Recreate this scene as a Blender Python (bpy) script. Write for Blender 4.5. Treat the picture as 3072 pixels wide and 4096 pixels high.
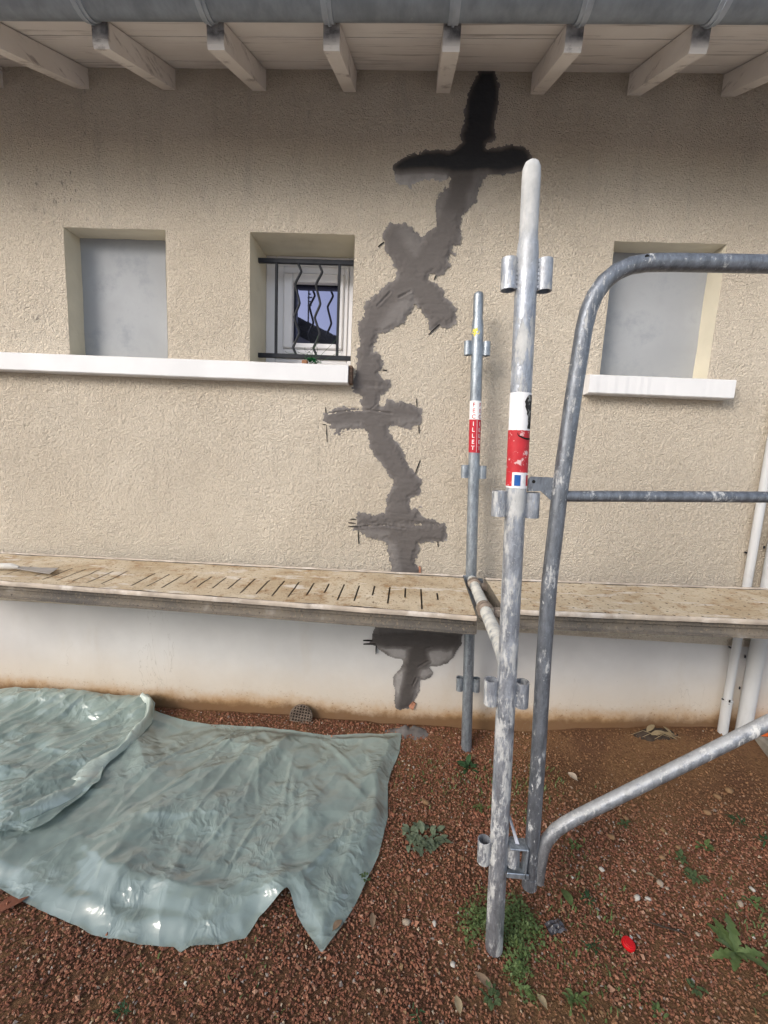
import bpy, math, random, json
import numpy as np
from mathutils import Vector, Matrix

for o in list(bpy.data.objects):
    bpy.data.objects.remove(o)
SC = bpy.context.scene
COL = SC.collection
random.seed(7)
RNG = np.random.default_rng(11)
R = math.radians

# ------------------------------------------------------------------ camera
cam = bpy.data.cameras.new('camera')
cam.sensor_fit = 'VERTICAL'
cam.sensor_height = 36.0
cam.sensor_width = 27.0
cam.lens = 14.941
cam.clip_start = 0.02
cam.clip_end = 600
camo = bpy.data.objects.new('camera', cam)
COL.objects.link(camo)
yaw, pit, rol = R(-2.34), R(8.0), R(2.64)
fw = Vector((math.sin(yaw) * math.cos(pit), math.cos(yaw) * math.cos(pit), -math.sin(pit)))
rt = Vector((math.cos(yaw), -math.sin(yaw), 0))
up = rt.cross(fw)
cx = rt * math.cos(rol) + up * math.sin(rol)
cy = -rt * math.sin(rol) + up * math.cos(rol)
camo.matrix_world = Matrix(((cx.x, cy.x, -fw.x, 0.0), (cx.y, cy.y, -fw.y, -2.0), (cx.z, cy.z, -fw.z, 1.40), (0, 0, 0, 1)))
SC.camera = camo

# ------------------------------------------------------------------ sky and sun (overcast)
SUN_EL, SUN_AZ = 27.0, -42.0       # azimuth: degrees to the left of straight behind the camera
world = bpy.data.worlds.new('World')
SC.world = world
world.use_nodes = True
wn = world.node_tree
wn.nodes.clear()
wo = wn.nodes.new('ShaderNodeOutputWorld')
bg = wn.nodes.new('ShaderNodeBackground')
sky = wn.nodes.new('ShaderNodeTexSky')
sky.sky_type = 'NISHITA'
sky.sun_disc = False
sky.sun_elevation = R(SUN_EL)
sky.sun_rotation = R(180 + 42)
sky.air_density = 1.0
sky.dust_density = 2.0
hs = wn.nodes.new('ShaderNodeHueSaturation')
hs.inputs['Saturation'].default_value = 0.62
wn.links.new(sky.outputs[0], hs.inputs['Color'])
wn.links.new(hs.outputs[0], bg.inputs[0])
bg.inputs[1].default_value = 0.15
wn.links.new(bg.outputs[0], wo.inputs[0])
sun = bpy.data.lights.new('sun', 'SUN')
sun.energy = 1.0
sun.angle = R(22)
sun.color = (1.0, 0.94, 0.86)
suno = bpy.data.objects.new('sun', sun)
COL.objects.link(suno)
az, el = R(SUN_AZ), R(SUN_EL)
sd = Vector((math.sin(az) * math.cos(el), -math.cos(az) * math.cos(el), math.sin(el)))   # towards the sun
suno.rotation_euler = sd.to_track_quat('Z', 'Y').to_euler()
SC.view_settings.view_transform = 'Standard'
SC.view_settings.look = 'None'
SC.view_settings.gamma = 1.0
SC.view_settings.use_curve_mapping = False
SC.view_settings.exposure = 0.95

# ------------------------------------------------------------------ measured data (metres, wall plane x/z and ground plane x/y)
D = json.loads(r'''{"mortar":[[1.0,[[0.23,2.969],[0.286,2.968],[0.308,2.915],[0.313,2.849],[0.305,2.81],[0.301,2.754],[0.308,2.723],[0.273,2.698],[0.276,2.678],[0.342,2.681],[0.385,2.694],[0.438,2.685],[0.46,2.661],[0.464,2.641],[0.449,2.619],[0.437,2.604],[0.346,2.587],[0.283,2.59],[0.235,2.583],[0.137,2.577],[0.123,2.589],[0.065,2.594],[0.015,2.593],[-0.039,2.59],[-0.074,2.585],[-0.104,2.591],[-0.109,2.607],[-0.081,2.632],[-0.042,2.651],[0.033,2.668],[0.086,2.671],[0.123,2.664],[0.153,2.68],[0.178,2.701],[0.171,2.729],[0.182,2.769],[0.183,2.816],[0.183,2.867],[0.198,2.91],[0.219,2.945]]],[0.12,[[-0.103,2.609],[-0.04,2.621],[0.063,2.626],[0.125,2.623],[0.129,2.566],[0.08,2.557],[0.04,2.559],[-0.005,2.552],[-0.031,2.543],[-0.035,2.526],[-0.05,2.543],[-0.077,2.542],[-0.096,2.558]]],[0.62,[[0.137,2.583],[0.132,2.562],[0.131,2.534],[0.106,2.508],[0.089,2.483],[0.083,2.441],[0.081,2.4],[0.087,2.341],[0.176,2.343],[0.188,2.36],[0.19,2.402],[0.21,2.436],[0.25,2.474],[0.245,2.507],[0.265,2.536],[0.268,2.561],[0.288,2.59],[0.261,2.589]]],[0.5,[[0.083,2.432],[0.081,2.399],[0.085,2.374],[0.054,2.356],[0.029,2.321],[0.009,2.346],[-0.02,2.371],[-0.057,2.383],[-0.112,2.382],[-0.138,2.351],[-0.146,2.317],[-0.136,2.287],[-0.115,2.249],[-0.091,2.224],[-0.075,2.19],[-0.067,2.164],[-0.11,2.141],[-0.137,2.109],[-0.173,2.081],[-0.201,2.058],[-0.216,2.022],[-0.212,1.996],[-0.235,1.981],[-0.241,1.945],[-0.232,1.9],[-0.238,1.854],[-0.236,1.808],[-0.242,1.776],[-0.251,1.743],[-0.259,1.714],[-0.266,1.686],[-0.089,1.693],[-0.081,1.726],[-0.12,1.734],[-0.131,1.756],[-0.117,1.776],[-0.119,1.812],[-0.125,1.84],[-0.168,1.843],[-0.151,1.885],[-0.14,1.921],[-0.115,1.931],[-0.064,1.955],[-0.032,1.979],[-0.01,2.006],[0.003,2.042],[0.013,2.065],[0.025,2.052],[0.046,2.017],[0.071,1.996],[0.083,1.947],[0.111,1.952],[0.129,1.964],[0.158,1.958],[0.189,1.981],[0.201,2.009],[0.194,2.039],[0.174,2.056],[0.139,2.095],[0.133,2.121],[0.109,2.138],[0.075,2.159],[0.071,2.181],[0.097,2.175],[0.129,2.182],[0.154,2.222],[0.143,2.243],[0.174,2.269],[0.163,2.291],[0.196,2.304],[0.193,2.346],[0.184,2.384],[0.189,2.409],[0.21,2.435]]],[0.5,[[-0.258,1.698],[-0.262,1.682],[-0.236,1.667],[-0.214,1.643],[-0.211,1.611],[-0.2,1.591],[-0.246,1.593],[-0.28,1.596],[-0.317,1.59],[-0.355,1.572],[-0.38,1.559],[-0.388,1.538],[-0.37,1.514],[-0.348,1.49],[-0.309,1.463],[-0.284,1.481],[-0.255,1.498],[-0.201,1.505],[-0.178,1.477],[-0.168,1.436],[-0.15,1.395],[-0.132,1.375],[-0.101,1.351],[-0.087,1.318],[-0.065,1.294],[-0.051,1.269],[-0.045,1.243],[-0.065,1.217],[-0.074,1.169],[-0.078,1.117],[-0.142,1.105],[-0.185,1.107],[-0.213,1.108],[-0.211,1.049],[0.204,1.071],[0.173,1.087],[0.138,1.102],[0.09,1.108],[0.088,1.151],[0.05,1.141],[0.036,1.162],[0.039,1.192],[0.072,1.202],[0.087,1.237],[0.089,1.271],[0.062,1.3],[0.04,1.324],[0.021,1.361],[0.003,1.385],[-0.011,1.414],[-0.038,1.442],[-0.056,1.474],[-0.074,1.49],[-0.079,1.518],[-0.055,1.524],[-0.02,1.509],[0.029,1.517],[0.068,1.533],[0.066,1.598],[0.045,1.613],[0.019,1.628],[-0.018,1.633],[-0.06,1.629],[-0.089,1.64],[-0.101,1.615],[-0.117,1.599],[-0.126,1.627],[-0.123,1.647],[-0.095,1.676],[-0.084,1.697],[-0.076,1.705]]],[0.52,[[-0.212,1.055],[-0.217,1.053],[-0.222,1.028],[-0.187,1.013],[-0.164,0.992],[-0.098,0.982],[-0.063,0.98],[-0.057,0.931],[-0.042,0.887],[-0.031,0.843],[-0.047,0.81],[-0.07,0.75],[-0.097,0.579],[0.331,0.576],[0.132,0.753],[0.111,0.806],[0.104,0.851],[0.085,0.886],[0.091,0.931],[0.091,0.975],[0.118,0.985],[0.152,0.992],[0.2,0.99],[0.219,1.017],[0.22,1.048],[0.203,1.078]]],[0.5,[[-0.097,0.583],[-0.101,0.54],[-0.114,0.503],[-0.106,0.488],[-0.12,0.471],[-0.127,0.455],[-0.097,0.445],[-0.069,0.423],[-0.038,0.402],[0.008,0.385],[0.048,0.378],[0.043,0.355],[0.037,0.335],[0.019,0.313],[0.002,0.28],[0.003,0.26],[0.016,0.212],[0.016,0.146],[0.021,0.118],[0.045,0.107],[0.09,0.121],[0.114,0.158],[0.137,0.221],[0.138,0.278],[0.16,0.281],[0.186,0.293],[0.203,0.319],[0.179,0.349],[0.227,0.36],[0.27,0.379],[0.298,0.413],[0.317,0.458],[0.334,0.482],[0.328,0.51],[0.333,0.537],[0.329,0.607]]]],"tone":[[0.08,[[-0.01,2.104],[0.013,2.065],[-0.01,2.006],[-0.064,1.955],[-0.14,1.921],[-0.149,1.948],[-0.104,2.012],[-0.051,2.072]]],[0.3,[[-0.079,2.349],[-0.048,2.379],[0.004,2.346],[0.034,2.313],[0.005,2.252],[-0.043,2.294]]],[0.1,[[-0.357,1.515],[-0.202,1.53],[-0.205,1.505],[-0.255,1.498],[-0.309,1.463]]],[0.08,[[-0.064,1.548],[0.064,1.561],[0.066,1.529],[-0.012,1.509]]],[0.05,[[-0.187,1.026],[-0.057,1.024],[-0.063,0.98],[-0.164,0.992]]],[0.12,[[-0.059,0.975],[-0.02,0.978],[0.014,0.819],[-0.029,0.816]]],[0.3,[[0.235,2.583],[0.288,2.59],[0.245,2.507],[0.25,2.474],[0.209,2.444],[0.214,2.506],[0.233,2.548]]],[0.3,[[0.131,2.534],[0.106,2.508],[0.089,2.483],[0.086,2.4],[0.102,2.421],[0.124,2.501]]],[0.06,[[-0.078,0.443],[0.087,0.45],[0.072,0.381],[0.008,0.385]]],[0.1,[[0.159,0.431],[0.228,0.456],[0.287,0.46],[0.294,0.409],[0.227,0.36],[0.178,0.361],[0.172,0.392]]],[0.1,[[0.012,0.309],[0.067,0.337],[0.035,0.148],[0.012,0.228]]],[0.12,[[0.135,0.334],[0.179,0.349],[0.203,0.319],[0.16,0.281],[0.122,0.285]]],[0.15,[[0.113,0.256],[0.138,0.278],[0.137,0.221],[0.107,0.157]]],[0.75,[[-0.114,0.503],[0.105,0.53],[0.279,0.53],[0.297,0.527],[0.31,0.501],[0.297,0.476],[0.258,0.458],[0.187,0.461],[0.154,0.447],[0.16,0.415],[0.173,0.384],[0.126,0.349],[0.118,0.292],[0.102,0.234],[0.099,0.157],[0.086,0.127],[0.052,0.114],[0.032,0.121],[0.042,0.165],[0.06,0.248],[0.072,0.373],[0.073,0.433],[0.087,0.454],[0.019,0.453],[-0.04,0.449],[-0.078,0.458],[-0.12,0.471],[-0.106,0.488]]]],"cuts":[[-0.161,2.287,-0.136,2.307],[0.08,1.929,0.128,1.975],[0.091,2.159,0.099,2.177],[-0.119,1.769,-0.097,1.768],[-0.374,1.594,-0.371,1.566],[-0.368,1.514,-0.362,1.436],[-0.386,1.514,-0.368,1.514],[0.042,1.65,0.047,1.613],[0.06,1.528,0.064,1.494],[0.056,1.308,0.075,1.37],[-0.24,1.076,-0.213,1.077],[-0.25,1.059,-0.215,1.058],[-0.251,1.041,-0.188,1.042],[-0.202,1.025,-0.196,0.959],[0.18,0.991,0.185,0.965],[-0.156,0.469,-0.109,0.472],[-0.154,0.45,-0.093,0.456],[-0.091,0.45,-0.089,0.403]],"grooves":[[-0.11,0.503,0.002,0.511],[0.002,0.511,0.094,0.516],[0.154,0.447,0.185,0.462],[0.126,0.351,0.173,0.384],[-0.04,0.449,0.019,0.454],[0.019,0.454,0.085,0.452],[-0.062,1.052,0.02,1.049],[-0.188,1.043,-0.063,1.058],[-0.363,1.562,-0.275,1.58],[-0.275,1.58,-0.175,1.589],[-0.175,1.589,-0.066,1.578],[-0.06,2.08,-0.01,2.106],[-0.153,2.042,-0.101,2.099],[-0.16,1.595,-0.138,1.616],[0.118,0.292,0.102,0.251]],"brick":[[[0.089,0.135],[0.11,0.162],[0.122,0.154],[0.109,0.116]],[[0.097,0.868],[0.108,0.86],[0.111,0.813],[0.102,0.812]]],"tarp":[[-2.216,-0.01],[-2.079,0.006],[-1.995,0.025],[-1.788,0.087],[-1.62,0.071],[-1.337,0.032],[-1.162,-0.075],[-0.925,-0.096],[-0.647,-0.09],[-0.32,-0.106],[0.058,-0.068],[0.05,-0.175],[0.014,-0.297],[0.003,-0.378],[0.009,-0.54],[-0.017,-0.696],[-0.077,-0.857],[-0.111,-0.926],[-0.158,-1.004],[-0.215,-0.953],[-0.251,-0.919],[-0.29,-0.868],[-0.325,-0.905],[-0.358,-0.934],[-0.38,-0.987],[-0.451,-1.008],[-0.525,-1.02],[-0.544,-1.035],[-0.569,-1.023],[-0.667,-1.026],[-0.812,-1.009],[-0.989,-0.961],[-1.097,-0.937],[-1.182,-0.91],[-1.293,-0.89]],"flap":[[-2.11,-0.042],[-2.04,-0.033],[-1.951,-0.017],[-1.791,0.06],[-1.598,0.072],[-1.422,0.059],[-1.312,0.022],[-1.254,0.002],[-1.19,-0.063],[-1.153,-0.146],[-1.164,-0.269],[-1.189,-0.366],[-1.2,-0.424],[-1.152,-0.512],[-1.169,-0.575],[-1.181,-0.644],[-1.192,-0.707],[-1.234,-0.754],[-1.298,-0.746],[-1.321,-0.767],[-1.343,-0.796]],"flapedge":[[-1.261,0.001],[-1.193,-0.064],[-1.154,-0.155],[-1.159,-0.277],[-1.184,-0.372],[-1.201,-0.428],[-1.175,-0.515],[-1.192,-0.583],[-1.22,-0.642],[-1.254,-0.682],[-1.282,-0.725]],"items":{"rosette_gray":[0.139,-0.612],"weed_small":[0.373,-0.462],"chick":[0.367,-0.896],"chick2":[0.391,-0.987],"chick3":[0.28,-0.878],"leafA":[0.599,-0.786],"weedB":[0.658,-0.795],"dandelion":[1.037,-0.904],"w1":[1.063,-0.615],"w2":[1.181,-0.565],"w3":[1.377,-0.453],"w4":[1.067,-0.682],"w5":[1.209,-0.745],"w6":[0.62,-0.924],"w7":[0.928,-0.495],"w8":[0.695,-0.594],"w9":[0.104,-1.116],"w10":[-0.622,-1.163],"w11":[0.299,-1.065],"w12":[0.726,-1.06],"w13":[1.422,-0.528],"w14":[0.857,-1.002],"w15":[0.519,-1.048],"backweed":[0.369,-0.242],"backweed2":[0.33,-0.202],"cap":[0.73,-0.907],"brownleaf":[-1.107,-0.962],"dl1":[-0.135,-0.944],"dl2":[-0.021,-0.924],"dl4":[0.307,-1.052],"dl5":[0.438,-1.075],"dl6":[0.213,-1.105],"dl7":[0.824,-0.29],"dl8":[0.924,-0.702],"foil":[0.527,-0.885],"stick":[0.872,-0.865],"s1":[0.08,-0.897],"s2":[0.164,-0.893],"s3":[0.829,-0.766],"s4":[0.861,-0.775],"s5":[0.758,-0.676],"s6":[0.865,-0.767],"s7":[0.934,-0.712],"s8":[1.435,-0.325],"s9":[1.285,-0.419],"s10":[0.85,-0.548],"s11":[0.994,-0.621],"s12":[0.208,-0.996],"s13":[-0.13,-0.73],"s14":[0.161,-0.449],"s15":[1.17,-0.749],"s16":[1.247,-0.697],"s17":[0.123,-0.732],"s18":[0.287,-0.326],"s19":[1.367,-0.355],"s20":[1.444,-0.581],"drain":[-0.461,-0.047],"yell":[1.445,0.137],"kerb":[1.832,0.131],"kerb2":[1.8,-0.076],"orange":[1.961,0.176],"spill":[0.122,-0.006],"green1":[-0.054,-0.779],"imgbot":[0.022,-1.133],"imgbl":[-0.898,-1.202],"imgbr":[1.002,-1.059]}}''')
IT = D['items']

# ------------------------------------------------------------------ numeric noise
def hash2(ix, iy, seed):
    h = (ix.astype(np.int64) * 374761393 + iy.astype(np.int64) * 668265263 + seed * 974711) & 0xFFFFFFFF
    h = ((h ^ (h >> 13)) * 1274126177) & 0xFFFFFFFF
    h = h ^ (h >> 16)
    return (h & 0xFFFFFF) / float(0xFFFFFF)

def vnoise(x, y, seed=0):
    x = np.asarray(x, float); y = np.asarray(y, float)
    ix = np.floor(x); iy = np.floor(y)
    fx = x - ix; fy = y - iy
    ux = fx * fx * fx * (fx * (fx * 6 - 15) + 10); uy = fy * fy * fy * (fy * (fy * 6 - 15) + 10)
    a = hash2(ix, iy, seed); b = hash2(ix + 1, iy, seed)
    c = hash2(ix, iy + 1, seed); d = hash2(ix + 1, iy + 1, seed)
    return (a * (1 - ux) + b * ux) * (1 - uy) + (c * (1 - ux) + d * ux) * uy

def fbm(x, y, seed=0, oct=4, gain=0.5):
    s = 0; a = 1; t = 0
    for i in range(oct):
        s = s + a * vnoise(x * 2 ** i + 17.3 * i, y * 2 ** i - 9.1 * i, seed + i)
        t += a; a *= gain
    return s / t

def worley(x, y, seed=0):
    ix = np.floor(x); iy = np.floor(y)
    f1 = np.full(np.shape(x), 9.0)
    for dx in (-1, 0, 1):
        for dy in (-1, 0, 1):
            px = ix + dx + hash2(ix + dx, iy + dy, seed); py = iy + dy + hash2(ix + dx, iy + dy, seed + 5)
            f1 = np.minimum(f1, np.hypot(px - x, py - y))
    return f1

def sstep(a, b, x):
    t = np.clip((x - a) / (b - a), 0, 1)
    return t * t * (3 - 2 * t)

def poly_sdf(px, py, poly):
    """positive inside"""
    P = np.array(poly); Q = np.roll(P, -1, 0)
    d = np.full(px.shape, 1e9); ins = np.zeros(px.shape, bool)
    for (ax, ay), (bx, by) in zip(P, Q):
        ex, ey = bx - ax, by - ay
        L = ex * ex + ey * ey + 1e-12
        t = np.clip(((px - ax) * ex + (py - ay) * ey) / L, 0, 1)
        d = np.minimum(d, np.hypot(px - ax - t * ex, py - ay - t * ey))
        if ay != by:
            c = ((ay > py) != (by > py)) & (px < (bx - ax) * (py - ay) / (by - ay) + ax)
            ins ^= c
    return np.where(ins, d, -d)

# ------------------------------------------------------------------ mesh helpers
class MB:
    def __init__(s):
        s.v = []; s.f = []; s.sm = []
    def add(s, vs, fs, smooth=False):
        n = len(s.v)
        s.v.extend([tuple(v) for v in vs])
        for f in fs:
            s.f.append(tuple(i + n for i in f)); s.sm.append(smooth)
        return s
    def box(s, lo, hi, bev=0.0):
        x0, y0, z0 = lo; x1, y1, z1 = hi
        if bev <= 0:
            vs = [(x0, y0, z0), (x1, y0, z0), (x1, y1, z0), (x0, y1, z0), (x0, y0, z1), (x1, y0, z1), (x1, y1, z1), (x0, y1, z1)]
            s.add(vs, [(0, 3, 2, 1), (4, 5, 6, 7), (0, 1, 5, 4), (1, 2, 6, 5), (2, 3, 7, 6), (3, 0, 4, 7)])
        else:
            b = bev; vs = []; idx = {}
            for i, x in enumerate((x0, x1)):
                for j, y in enumerate((y0, y1)):
                    for k, z in enumerate((z0, z1)):
                        sx, sy, sz = (1 - 2 * i) * b, (1 - 2 * j) * b, (1 - 2 * k) * b
                        idx[i, j, k, 0] = len(vs); vs.append((x, y + sy, z + sz))
                        idx[i, j, k, 1] = len(vs); vs.append((x + sx, y, z + sz))
                        idx[i, j, k, 2] = len(vs); vs.append((x + sx, y + sy, z))
            g = lambda i, j, k, a: idx[i, j, k, a]
            fs = []
            for i in (0, 1):
                f = [g(i, 0, 0, 0), g(i, 1, 0, 0), g(i, 1, 1, 0), g(i, 0, 1, 0)]; fs.append(f if i else f[::-1])
                f = [g(0, i, 0, 1), g(0, i, 1, 1), g(1, i, 1, 1), g(1, i, 0, 1)]; fs.append(f if i else f[::-1])
                f = [g(0, 0, i, 2), g(1, 0, i, 2), g(1, 1, i, 2), g(0, 1, i, 2)]; fs.append(f if i else f[::-1])
            for i in (0, 1):
                for j in (0, 1):
                    fs.append([g(i, j, 0, 0), g(i, j, 1, 0), g(i, j, 1, 1), g(i, j, 0, 1)])
                    fs.append([g(i, 0, j, 0), g(i, 1, j, 0), g(i, 1, j, 2), g(i, 0, j, 2)])
                    fs.append([g(0, i, j, 1), g(1, i, j, 1), g(1, i, j, 2), g(0, i, j, 2)])
                    for k in (0, 1):
                        fs.append([g(i, j, k, 0), g(i, j, k, 1), g(i, j, k, 2)])
            s.add(vs, fs)
        return s
    def tube(s, pts, r, seg=18, caps=True, inner=0.0, a0=0.0):
        P = [Vector(p) for p in pts]; n = len(P)
        rr = r if isinstance(r, (list, tuple)) else [r] * n
        T = [((P[min(i + 1, n - 1)] - P[max(i - 1, 0)]).normalized()) for i in range(n)]
        ref = Vector((0, -1, 0)) if abs(T[0].y) < .9 else Vector((0, 0, 1))
        U = (ref - T[0] * ref.dot(T[0])).normalized()
        rings = []
        for i in range(n):
            U = (U - T[i] * U.dot(T[i])).normalized(); V = T[i].cross(U)
            rings.append([P[i] + (U * math.cos(a0 + 2 * math.pi * k / seg) + V * math.sin(a0 + 2 * math.pi * k / seg)) * rr[i] for k in range(seg)])
        vs = [q for rg in rings for q in rg]
        fs = [(i * seg + k, i * seg + (k + 1) % seg, (i + 1) * seg + (k + 1) % seg, (i + 1) * seg + k) for i in range(n - 1) for k in range(seg)]
        s.add(vs, fs, True)
        if inner > 0:
            ir = []
            for i in (0, n - 1):
                c = P[i]; k0 = inner / rr[i]
                ir.append([c + (q - c) * k0 for q in rings[i]])
            s.add(ir[0] + ir[1], [(k, seg + k, seg + (k + 1) % seg, (k + 1) % seg) for k in range(seg)], True)
            s.add(rings[0] + ir[0], [(k, seg + k, seg + (k + 1) % seg, (k + 1) % seg) for k in range(seg)])
            s.add(rings[-1] + ir[1], [(k, (k + 1) % seg, seg + (k + 1) % seg, seg + k) for k in range(seg)])
        elif caps:
            s.add(rings[0], [tuple(range(seg))[::-1]]); s.add(rings[-1], [tuple(range(seg))])
        return s
    def mesh(s, name, mat):
        me = bpy.data.meshes.new(name)
        me.from_pydata(s.v, [], s.f)
        me.polygons.foreach_set('use_smooth', s.sm)
        if mat: me.materials.append(mat)
        me.update()
        return me
    def build(s, name, mat, parent=None):
        o = bpy.data.objects.new(name, s.mesh(name, mat)); COL.objects.link(o)
        if parent: o.parent = parent
        return o

def np_mesh(name, V, F, mat, smooth=True, attrs=None):
    """fast mesh from numpy arrays; F is (n,3) or (n,4)"""
    me = bpy.data.meshes.new(name)
    V = np.asarray(V, np.float32); F = np.asarray(F, np.int32)
    k = F.shape[1]
    me.vertices.add(len(V)); me.vertices.foreach_set('co', V.ravel())
    me.loops.add(F.size); me.loops.foreach_set('vertex_index', F.ravel())
    me.polygons.add(len(F)); me.polygons.foreach_set('loop_start', np.arange(0, F.size, k, dtype=np.int32))
    me.polygons.foreach_set('use_smooth', np.full(len(F), smooth))
    me.update(calc_edges=True)
    if attrs:
        for nm, a in attrs.items():
            if a.ndim == 2:
                at = me.color_attributes.new(nm, 'FLOAT_COLOR', 'POINT')
                at.data.foreach_set('color', np.c_[a, np.ones(len(a))].astype(np.float32).ravel())
            else:
                at = me.attributes.new(nm, 'FLOAT', 'POINT'); at.data.foreach_set('value', a.astype(np.float32))
    if mat: me.materials.append(mat)
    return me

def link(name, me, parent=None):
    o = bpy.data.objects.new(name, me); COL.objects.link(o)
    if parent: o.parent = parent
    return o

def empty(name, loc=(0, 0, 0)):
    o = bpy.data.objects.new(name, None); o.empty_display_size = .05; COL.objects.link(o); o.location = loc
    return o

def tag(o, label=None, cat=None, group=None, kind=None):
    if label: o['label'] = label
    if cat: o['category'] = cat
    if group: o['group'] = group
    if kind: o['kind'] = kind
    return o

def grid_faces(nu, nv):
    i = np.arange((nu - 1) * (nv - 1)); a = (i // (nv - 1)) * nv + i % (nv - 1)
    return np.c_[a, a + nv, a + nv + 1, a + 1]

def compact(V, F, extra=None):
    u, inv = np.unique(F.ravel(), return_inverse=True)
    F2 = inv.reshape(F.shape)
    return V[u], F2, u

# ------------------------------------------------------------------ materials
class NM:
    """small node-tree helper"""
    def __init__(s, name, rough=.8, spec=.3):
        s.m = bpy.data.materials.new(name); s.m.use_nodes = True
        s.t = s.m.node_tree; s.b = s.t.nodes['Principled BSDF']
        s.b.inputs['Roughness'].default_value = rough
        s.b.inputs['Specular IOR Level'].default_value = spec
        s._co = None
    def n(s, typ, **kw):
        nd = s.t.nodes.new(typ)
        for k, v in kw.items(): setattr(nd, k, v)
        return nd
    def l(s, a, b): s.t.links.new(a, b)
    def co(s):
        if s._co is None: s._co = s.n('ShaderNodeTexCoord').outputs['Object']
        return s._co
    def map(s, scale=(1, 1, 1), loc=(0, 0, 0), src=None):
        m = s.n('ShaderNodeMapping'); m.inputs['Scale'].default_value = scale; m.inputs['Location'].default_value = loc
        s.l(src or s.co(), m.inputs['Vector']); return m.outputs[0]
    def noise(s, scale, detail=4, rough=.55, vec=None, dist=0.0):
        nd = s.n('ShaderNodeTexNoise'); nd.inputs['Scale'].default_value = scale; nd.inputs['Detail'].default_value = detail
        nd.inputs['Roughness'].default_value = rough; nd.inputs['Distortion'].default_value = dist
        s.l(vec or s.co(), nd.inputs['Vector']); return nd.outputs['Fac']
    def voro(s, scale, vec=None, feature='F1', out='Distance'):
        nd = s.n('ShaderNodeTexVoronoi', feature=feature); nd.inputs['Scale'].default_value = scale
        s.l(vec or s.co(), nd.inputs['Vector']); return nd.outputs[out]
    def ramp(s, fac, stops):
        r = s.n('ShaderNodeValToRGB'); e = r.color_ramp.elements
        while len(e) > 1: e.remove(e[-1])
        for i, (p, c) in enumerate(stops):
            if not isinstance(c, (tuple, list)): c = (c, c, c)
            el = e[0] if i == 0 else e.new(p)
            el.position = p; el.color = (*c, 1)
        s.l(fac, r.inputs[0]); return r.outputs[0]
    def mix(s, fac, a, b, mode='MIX'):
        m = s.n('ShaderNodeMix', data_type='RGBA', blend_type=mode)
        for sock, val in ((m.inputs[0], fac), (m.inputs[6], a), (m.inputs[7], b)):
            if isinstance(val, (int, float)): sock.default_value = val
            elif isinstance(val, (tuple, list)): sock.default_value = (*val, 1)
            else: s.l(val, sock)
        return m.outputs[2]
    def math(s, op, a, b=0.0, c=0.0, clamp=False):
        m = s.n('ShaderNodeMath', operation=op, use_clamp=clamp)
        for i, v in enumerate((a, b, c)):
            if isinstance(v, (int, float)): m.inputs[i].default_value = v
            else: s.l(v, m.inputs[i])
        return m.outputs[0]
    def mr(s, v, a, b, c=0.0, d=1.0, smooth=True):
        m = s.n('ShaderNodeMapRange'); m.interpolation_type = 'SMOOTHSTEP' if smooth else 'LINEAR'
        s.l(v, m.inputs[0]); m.inputs[1].default_value = a; m.inputs[2].default_value = b; m.inputs[3].default_value = c; m.inputs[4].default_value = d
        return m.outputs[0]
    def xyz(s, vec=None):
        nd = s.n('ShaderNodeSeparateXYZ'); s.l(vec or s.co(), nd.inputs[0]); return nd.outputs
    def attr(s, name, out='Fac'):
        nd = s.n('ShaderNodeAttribute', attribute_name=name); return nd.outputs[out]
    def rand(s): return s.n('ShaderNodeObjectInfo').outputs['Random']
    def col(s, c):
        if isinstance(c, (tuple, list)): s.b.inputs['Base Color'].default_value = (*c, 1)
        else: s.l(c, s.b.inputs['Base Color'])
        return s
    def rough(s, v): s.l(v, s.b.inputs['Roughness']); return s
    def bump(s, h, strength=.5, dist=.01):
        nd = s.n('ShaderNodeBump'); nd.inputs['Strength'].default_value = strength; nd.inputs['Distance'].default_value = dist
        s.l(h, nd.inputs['Height']); s.l(nd.outputs[0], s.b.inputs['Normal']); return s
    def metal(s, v): s.b.inputs['Metallic'].default_value = v; return s

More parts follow.
